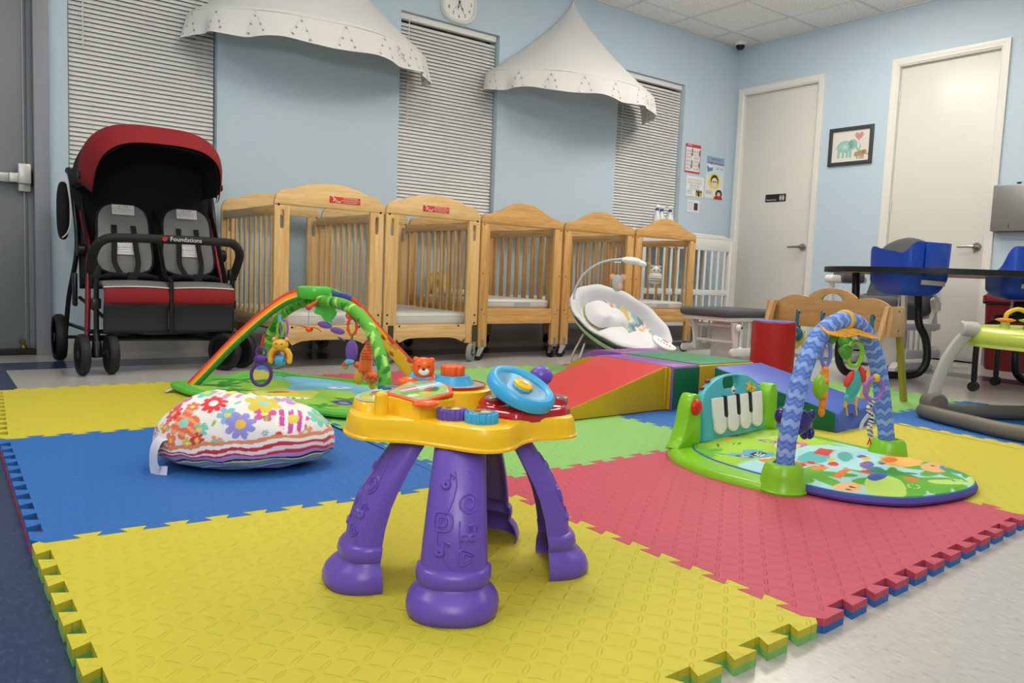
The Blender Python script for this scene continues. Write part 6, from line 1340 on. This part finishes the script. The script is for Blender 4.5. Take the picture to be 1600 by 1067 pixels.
g = G(); g.tube([(0, 0, -.145), (.0, 0, -.152), (-.007, 0, -.170)], .002, 5); g.tube([(.0, 0, -.152), (.008, 0, -.170)], .002, 5); ob('tongue', g, mat('red felt', '#d03428', .8), t)
g = G(); g.sweep([(-.005, 0, -.07), (-.03, 0, -.10), (-.038, 0, -.125)], [(-.006, -.0006), (.006, -.0006), (.006, .0006), (-.006, .0006)], up=(0, 1, 0)); ob('fabric_tag', g, mat('white satin label', '#d9d6e4', .4), t)
t = ht('hippo_teether', 'dark purple hippo teether on a red hook hanging low behind the left arch leg', 1.925, 1.215, .20)
g = G(); g.tube(spline([(-.012, 0, .125), (.004, 0, .115), (.008, 0, .09), (-.006, 0, .065), (-.008, 0, .03)], 5), [.007] * 21, 10); ob('hook', g, mat('red plastic button', '#cf2a22', .25), t)
g = G(); g.ell((-.012, 0, -.005), (.052, .026, .036), e=.8); g.ell((-.05, 0, .012), (.028, .024, .028));
for x in (-.045, -.018, .018, .036): g.ell((x, 0, -.036), (.011, .016, .018))
g.ell((.04, 0, .015), (.012, .01, .014)); ob('body', g, mat('dark purple vinyl', '#2c1f78', .18, coat=.4), t)

# ================================================================ RAINFOREST PLAY GYM
RF = thing('jungle_play_gym', 'green jungle play gym with rainbow and leafy arches, behind the nursing pillow', 'play gym', (1.30, 3.08, MT))
Q = lambda x, y, z=0.: (x - 1.30, y - 3.08, z - MT if z else 0.)
LEAFG = mat('leaf green nylon', '#5db33c', .55, bump=.4, bscale=30)
ro = sp2([(x - 1.3, y - 3.08) for x, y in [(.82, 3.42), (.845, 3.22), (.98, 2.87), (1.16, 2.57), (1.27, 2.49), (1.40, 2.50), (1.72, 2.68), (1.77, 2.78), (1.70, 2.92), (1.50, 3.28), (1.36, 3.63), (1.28, 3.68), (1.15, 3.61), (.93, 3.50)]], 5)
def paint_rf(p):
    p.put(p.u > -9, '#58b344'); c0 = (0, 0)
    sc = lambda s: [(x * s, y * s) for x, y in ro]
    p.poly(sc(.88), '#8fc24a'); p.poly([(-.1, .5), (.0, .3), (-.05, .1), (.12, -.1), (.05, -.4), (.28, -.5), (.35, -.3), (.26, -.05), (.2, .12), (.1, .4)], '#6fb2d2'); p.poly([(-.25, .15), (-.05, .12), (.0, -.05), (-.1, -.2), (-.28, .0)], '#c2cf58'); p.ell(.02, .1, .13, .08, '#7cbfdc', .6)
    for x, y, s, a in ((-.3, .28, .09, .2), (-.2, .38, .1, .7), (.05, .45, .08, 0), (-.3, .1, .08, .4), (.2, -.2, .09, .3), (.02, -.3, .08, .9), (.3, -.42, .08, .3), (-.12, -.36, .07, 0)): leafy(p, x, y, s, '#2f8a34', a)
    p.ell(-.13, -.02, .06, .045, '#efb93c'); p.ell(-.16, .0, .05, .02, '#9a3a22'); p.line([(-.28, -.04), (-.12, -.18)], .03, '#efe6d0'); 
    for k in range(7): p.ell(-.27 + k * .024, -.05 - k * .021, .009, .007, '#1d1d20')
    p.ell(.12, .02, .05, .04, '#e9e4da'); p.ell(.13, .03, .02, .012, '#2f62b8'); p.ell(.16, -.02, .02, .008, '#e8762c'); p.ell(.25, -.25, .07, .05, '#f0b040'); p.ell(.22, -.22, .04, .02, '#e8762c'); p.ell(.05, -.22, .03, .015, '#e2b840'); p.ell(-.02, -.33, .03, .05, '#5a3a98', .4); p.ell(-.02, -.33, .014, .025, '#9aa0c8', .4); p.line([(-.35, .02), (-.18, -.3)], .014, '#c2402e')
fabric_mat('mat', ro, .024, RF, '#58b344', paint_rf, LEAFG, .012, bump_=lambda x, y, s: .005 * sin(x * 23 + y * 19) * s)
def wrap(pts, z0=None): return spline([Q(*p_) for p_ in pts], 10)
# rainbow half arch: flat padded ribbon with four colour bands
RBW = wrap([(.885, 3.395, .045), (.953, 3.347, .135), (1.016, 3.299, .222), (1.08, 3.251, .301), (1.143, 3.203, .372), (1.20, 3.16, .425), (1.25, 3.12, .452)])
def ribbon_prof(w, h, n=14): return [(w / 2 * (1 - (abs(2 * k / n - 1)) ** 6 * .6), -h / 2 + h * k / n) for k in range(n + 1)] + [(-w / 2 * (1 - (abs(2 * k / n - 1)) ** 6 * .6), h / 2 - h * k / n) for k in range(n + 1)]
prof = ribbon_prof(.026, .054); m_ = len(prof)
g = G(); L_ = len(RBW); g.sweep(RBW, prof, up=(.3, .4, .85)); o = ob('rainbow_arch', g, paintmat('rainbow fabric', .75), RF, 60); v_ = np.array([prof[k % m_][1] for k in range(L_ * m_)]); p = Paint(v_, v_, '#d33a28'); p.put(v_ < .0045, '#ee8a2a'); p.put(v_ < -.008, '#e8c034'); p.put(v_ < -.0165, '#3f8a3a'); p.apply(o.data)
GFT = paintmat('leaf print fabric', .75)
def green_arch(pts):
    P = spline([Q(*p_) for p_ in pts], 30); g = G(); g.tube(P, .023, 20); o = ob('leafy_arch', g, GFT, RF, 180); n_ = len(P); rn = random.Random(len(pts)); d_ = np.concatenate([[0], np.cumsum([(P[i + 1] - P[i]).length for i in range(n_ - 1)])]); ii = np.arange(n_ * 20); p = Paint(d_[ii // 20], (ii % 20) / 20 * .145, '#5fae3c')
    for k in range(70): p.ell(rn.uniform(0, d_[-1]), rn.uniform(0, .145), .026, .009, rn.choice(('#8fcf5a', '#2f7f2c', '#b2e06c', '#2c8a30')), rn.random() * 3)
    p.apply(o.data)
green_arch([(1.29, 3.645, .04), (1.30, 3.655, .13), (1.30, 3.62, .23), (1.30, 3.50, .325), (1.30, 3.36, .38), (1.30, 3.18, .42), (1.30, 3.08, .425)])
green_arch([(1.30, 3.08, .425), (1.30, 2.95, .428), (1.30, 2.80, .422), (1.30, 2.675, .392), (1.30, 2.57, .335), (1.30, 2.50, .26), (1.30, 2.46, .17), (1.30, 2.48, .05)])
GFW = paintmat('yellow giraffe fabric', .75)
GP = spline([Q(*p_) for p_ in [(1.33, 3.06, .445), (1.398, 3.01, .438), (1.445, 2.974, .395), (1.49, 2.94, .33), (1.56, 2.888, .235), (1.63, 2.833, .14), (1.70, 2.78, .045)]], 24)
n_ = len(GP); g = G(); g.sweep(GP, prof, up=(-.3, .2, .9), scl=[(1, .75 + 1.35 * (max(0, k / n_ - .35)) ** 1.3) for k in range(n_)]); o = ob('giraffe_arch', g, GFW, RF, 60); ii = np.arange(n_ * m_); u_ = (ii // m_) / n_; v_ = np.array([prof[k % m_][1] for k in ii]); p = Paint(u_, v_, '#e9b02c'); p.put(u_ < .3, '#3c3f8f'); p.put((u_ > .22) & (u_ < .33), '#c43a2a'); rn = random.Random(3)
for k in range(26): p.ell(rn.uniform(.36, 1), rn.uniform(-.028, .028), .016, .006, rn.choice(('#b5401f', '#d9892a', '#a8381c')))
p.put((v_ > .0225) & (u_ > .33), '#b8381f'); p.apply(o.data)
HUBG = mat('bright green hub plastic', '#57c04a', .25)
g = G(); g.lathe([(0, .458), (.055, .459), (.071, .453), (.076, .437), (.070, .417), (.056, .405), (0, .405)], 32, T(0, .02, 0) @ SCL(1, 1, 1)); ob('hub', g, HUBG, RF)
def leaf(name, pts, M, m=HUBG): g = G(); g.prism(sp2(pts, 2), .004, M, bev=.001); return ob(name, g, m, RF)
lp = [(-.012, .0), (-.03, -.012), (-.022, -.026), (-.04, -.034), (-.026, -.05), (-.032, -.066), (-.012, -.074), (.004, -.095), (.022, -.080), (.03, -.062), (.022, -.048), (.030, -.03), (.016, -.018), (.012, .0)]
FR = -R(37)
leaf('hub_leaf', [(x * 1.15, y * 1.05) for x, y in lp], T(.03, -.035, .435) @ RZ(FR) @ RX(R(84)) @ SCL(1.35, 1.25, 1))
leaf('hub_leaf', [(x * 1.0, y * 1.3) for x, y in lp], T(.05, .01, .455) @ RZ(R(56)) @ RX(R(20)))
g = G(); g.tube([Q(1.30, 3.05, .432), Q(1.28, 3.02, .425), Q(1.215, 2.955, .405), ], .008, 8); g.ell(Q(1.215, 2.955, .405), .012); ob('mobile_arm', g, mat('red orange plastic', '#d0472a', .3), RF)
RG = 'toys hanging from the jungle gym'
def rt(name, label, x, y, z, rz=FR): return thing(name, label, 'hanging toy', (x, y, z), rz, RG)
CBL = mat('pale blue cord', '#6fb6d8', .5)
t = rt('bird_mobile', 'orange winged toy on a thin cord hanging left of the big hub leaf', 1.215, 2.955, .32)
g = G(); g.cyl((0, 0, .0), (0, 0, .075), .0015, seg=6); ob('cord', g, CBL, t); g = G(); g.ell((.004, 0, -.002), (.016, .012, .012)); ob('body', g, ORA, t)
for s in (-1, 1): g = G(); g.grid(lambda i, j: (s * (.012 + .042 * i), -.012 + .024 * j * (1 - .6 * i), .004 + .006 * sin(pi * i) - .014 * i * (s > 0)), 8, 3); ob('wing', g, mat('dark orange felt', '#c4551c', .8), t, 180, solid=.002)
t = rt('butterfly_mobile', 'purple winged toy on a blue rod hanging under the big hub leaf', 1.345, 3.03, .312)
g = G(); g.cyl((0, 0, .0), (0, 0, .095), .0035, seg=8); ob('rod', g, CBL, t)
for s in (-1, 1): g = G(); g.ell((s * .028, 0, .003 - .006 * s), (.031, .008, .014), RY(.18)); ob('wing', g, mat('violet toy wing', '#7d55b4', .4), t)
g = G(); g.ell((.06, 0, -.016), (.02, .008, .004), RY(.5)); ob('tail', g, mat('dark violet tip', '#3c2c78', .4), t)
t = rt('bear_rattle', 'yellow bear faced rattle with a blue roller hanging under the rainbow arch', 1.16, 3.11, .22)
link(t, T(0, 0, .085), .013, .032, .005, LNK('lime', '#86c832')); link(t, T(.014, .004, .09), .014, .034, .005, LNK('violet', '#9a6cc8')); g = G(); g.cyl((0, 0, .04), (0, 0, .065), .007, seg=10); ob('neck_strap', g, mat('leaf green plastic', '#4f9c34', .35), t); g = G(); g.tube([(-.004, 0, .115), (-.004, 0, .145)], .008, 8); ob('loop', g, CBL, t)
YT = mat('golden yellow toy plastic', '#eab33a', .3)
g = G(); g.ell((0, 0, .022), (.034, .022, .024)); 
for s in (-1, 1): g.ell((s * .026, 0, .043), (.010, .008, .010))
b_ = ob('head', g, YT, t)
for s in (-1, 1): g = G(); g.ell((s * .011, -.021, .026), (.003, .002, .003)); ob('eye', g, BLK, b_); g = G(); g.ell((s * .026, -.006, .043), (.006, .004, .006)); ob('inner_ear', g, mat('pink plastic', '#e6aaa6', .4), b_)
for (r_, m_, tk) in ((.040, YT, .011), (.030, ORA, .006)): g = G(); g.tube([(r_ * cos(R(a)), 0, -.030 + r_ * sin(R(a)) * 1.05) for a in range(-20, 201, 10)], [tk * (1 + .12 * cos(k * 2.1)) for k in range(23)], 12); ob('arch_body', g, m_, t)
for s in (-1, 1): g = G(); g.ell((s * .038, 0, -.046), (.011, .011, .011)); ob('paw', g, YT, t)
g = G(); g.cyl((-.034, 0, -.044), (.034, 0, -.044), .003, seg=8); g.lathe([(0, -.017), (.02, -.017), (.022, -.012), (.022, .012), (.02, .017), (0, .017)], 24, T(0, 0, -.044) @ RY(pi / 2)); ob('roller', g, mat('sky blue roller', '#3f9fd6', .25), t)
t = rt('mirror_toy', 'purple framed oval mirror hanging left of the yellow rattle', 1.10, 3.16, .165)
MV = mat('purple glitter plastic', '#5c2f92', .3, bump=.4, bscale=200)
g = G(); Me = RY(.25); g.tube([(.040 * cos(a), 0, .046 * sin(a)) for a in [2 * pi * k / 36 for k in range(36)]], .0075, 10, closed=True, M=T(0, 0, -.05) @ Me); g.ell((-.004, 0, .012), (.03, .014, .02)); g.tube([(.02 * cos(a) - .002, 0, .042 + .022 * sin(a)) for a in [2 * pi * k / 24 for k in range(24)]], .005, 8, closed=True); ob('frame', g, MV, t)
g = G(); g.lathe([(0, -.002), (.038, -.002), (.038, .002), (0, .002)], 36, T(0, 0, -.05) @ Me @ SCL(1, 1, 1.15) @ RX(pi / 2)); ob('mirror', g, mat('silver mirror', '#d8dcdc', .03, metal=1.), t)
g = G(); g.tube([(0, 0, .062), (.004, 0, .09), (.01, 0, .115)], .006, 8); ob('strap', g, mat('red felt', '#d03428', .8), t)
t = rt('beetle_toy', 'purple egg shaped toy on an orange ring, under the right leafy arch', 1.30, 2.735, .24)
OR2 = mat('orange link plastic', '#ea5a1e', .3)
g = G(); g.tube([(.017 * cos(a), 0, .105 + .032 * sin(a)) for a in [2 * pi * k / 26 for k in range(26)]], [.0055 + .0016 * cos(k * 2 * pi / 26 * 7) for k in range(26)], 10, closed=True); g.ell((-.014, 0, .146), (.013, .006, .014)); g.ell((.012, 0, .146), (.012, .006, .013)); ob('ring', g, OR2, t)
g = G(); g.cyl((0, 0, .05), (0, 0, .075), .005, seg=8); ob('strap', g, mat('leaf green plastic', '#4f9c34', .35), t); g = G(); g.ell((0, 0, .01), (.024, .02, .044)); ob('shell', g, mat('violet toy plush', '#7550b2', .7), t)
g = G(); g.ell((-.006, -.01, -.03), (.02, .012, .012)); ob('face', g, CBL, t)
for s in (-1, 1): g = G(); g.ell((s * .022, -.002, -.042), (.013, .01, .013)); ob('foot', g, OR2, t)
g = G(); g.ell((-.02, -.006, -.05), (.008, .005, .012)); ob('leaf', g, LIME, t)
t = rt('tiger_toy', 'orange tiger plush hanging upside down by its tail beside the right arch', 1.315, 2.655, .215)
OP = paintmat('tiger plush', .95, sheen=.4)
g = G(); TP = spline([(.034, 0, .125), (.024, 0, .115), (.016, 0, .09), (.012, 0, .06), (.008, 0, .03), (.006, 0, .0), (.008, 0, -.03)], 6); g.tube(TP, [.008 + .016 * max(0, min(1, (k - 14) / 10)) for k in range(len(TP))], 14); g.ell((.03, -.01, -.055), (.026, .022, .022)); g.ell((.018, -.006, -.038), (.018, .016, .018)); g.ell((-.016, -.004, -.03), (.008, .008, .024)); g.ell((.005, 0, -.02), (.024, .02, .03)); o = ob('body', g, OP, t, 180); V = np.array(g.v); p = Paint(V[:, 0], V[:, 2], '#e8672a'); p.put((np.sin(V[:, 2] * 560) > .55) & (V[:, 2] > .01), '#b53a1a'); p.put((np.sin((V[:, 0] + V[:, 2]) * 420) > .75) & (V[:, 2] < -.04), '#7a2a14'); p.apply(o.data)
g = G(); g.ell((.054, -.012, -.048), (.005, .005, .005)); ob('nose', g, mat('dark brown print', '#4a1d14', .5), t)
g = G(); g.ell((-.02, -.002, -.055), (.018, .012, .03)); g.ell((.03, .01, -.09), (.012, .01, .012)); ob('yellow_leg', g, mat('mustard plush', '#d9ae3c', .95), t)
t = rt('cream_rattle', 'cream coloured soft roll hanging behind the orange tiger plush', 1.33, 2.60, .295)
g = G(); g.ell((0, 0, 0), (.02, .018, .036), RY(-.5), e=.7); ob('roll', g, mat('cream plush', '#cfc9a6', .9), t); g = G(); g.ell((-.02, 0, .03), (.016, .014, .02)); ob('tip', g, YT, t); g = G(); g.ell((.014, 0, -.045), (.008, .006, .02)); ob('leaf', g, LIME, t)
# folded tag at the corner of the mat
g = G(); g.grid(lambda i, j: (-.47 - .055 * i, .30 + .03 * j - .03 * i, .012 + .004 * sin(i * 5)), 8, 3); ob('sewn_tag', g, mat('white satin label', '#d9d6e4', .4), RF, 180, solid=.001)
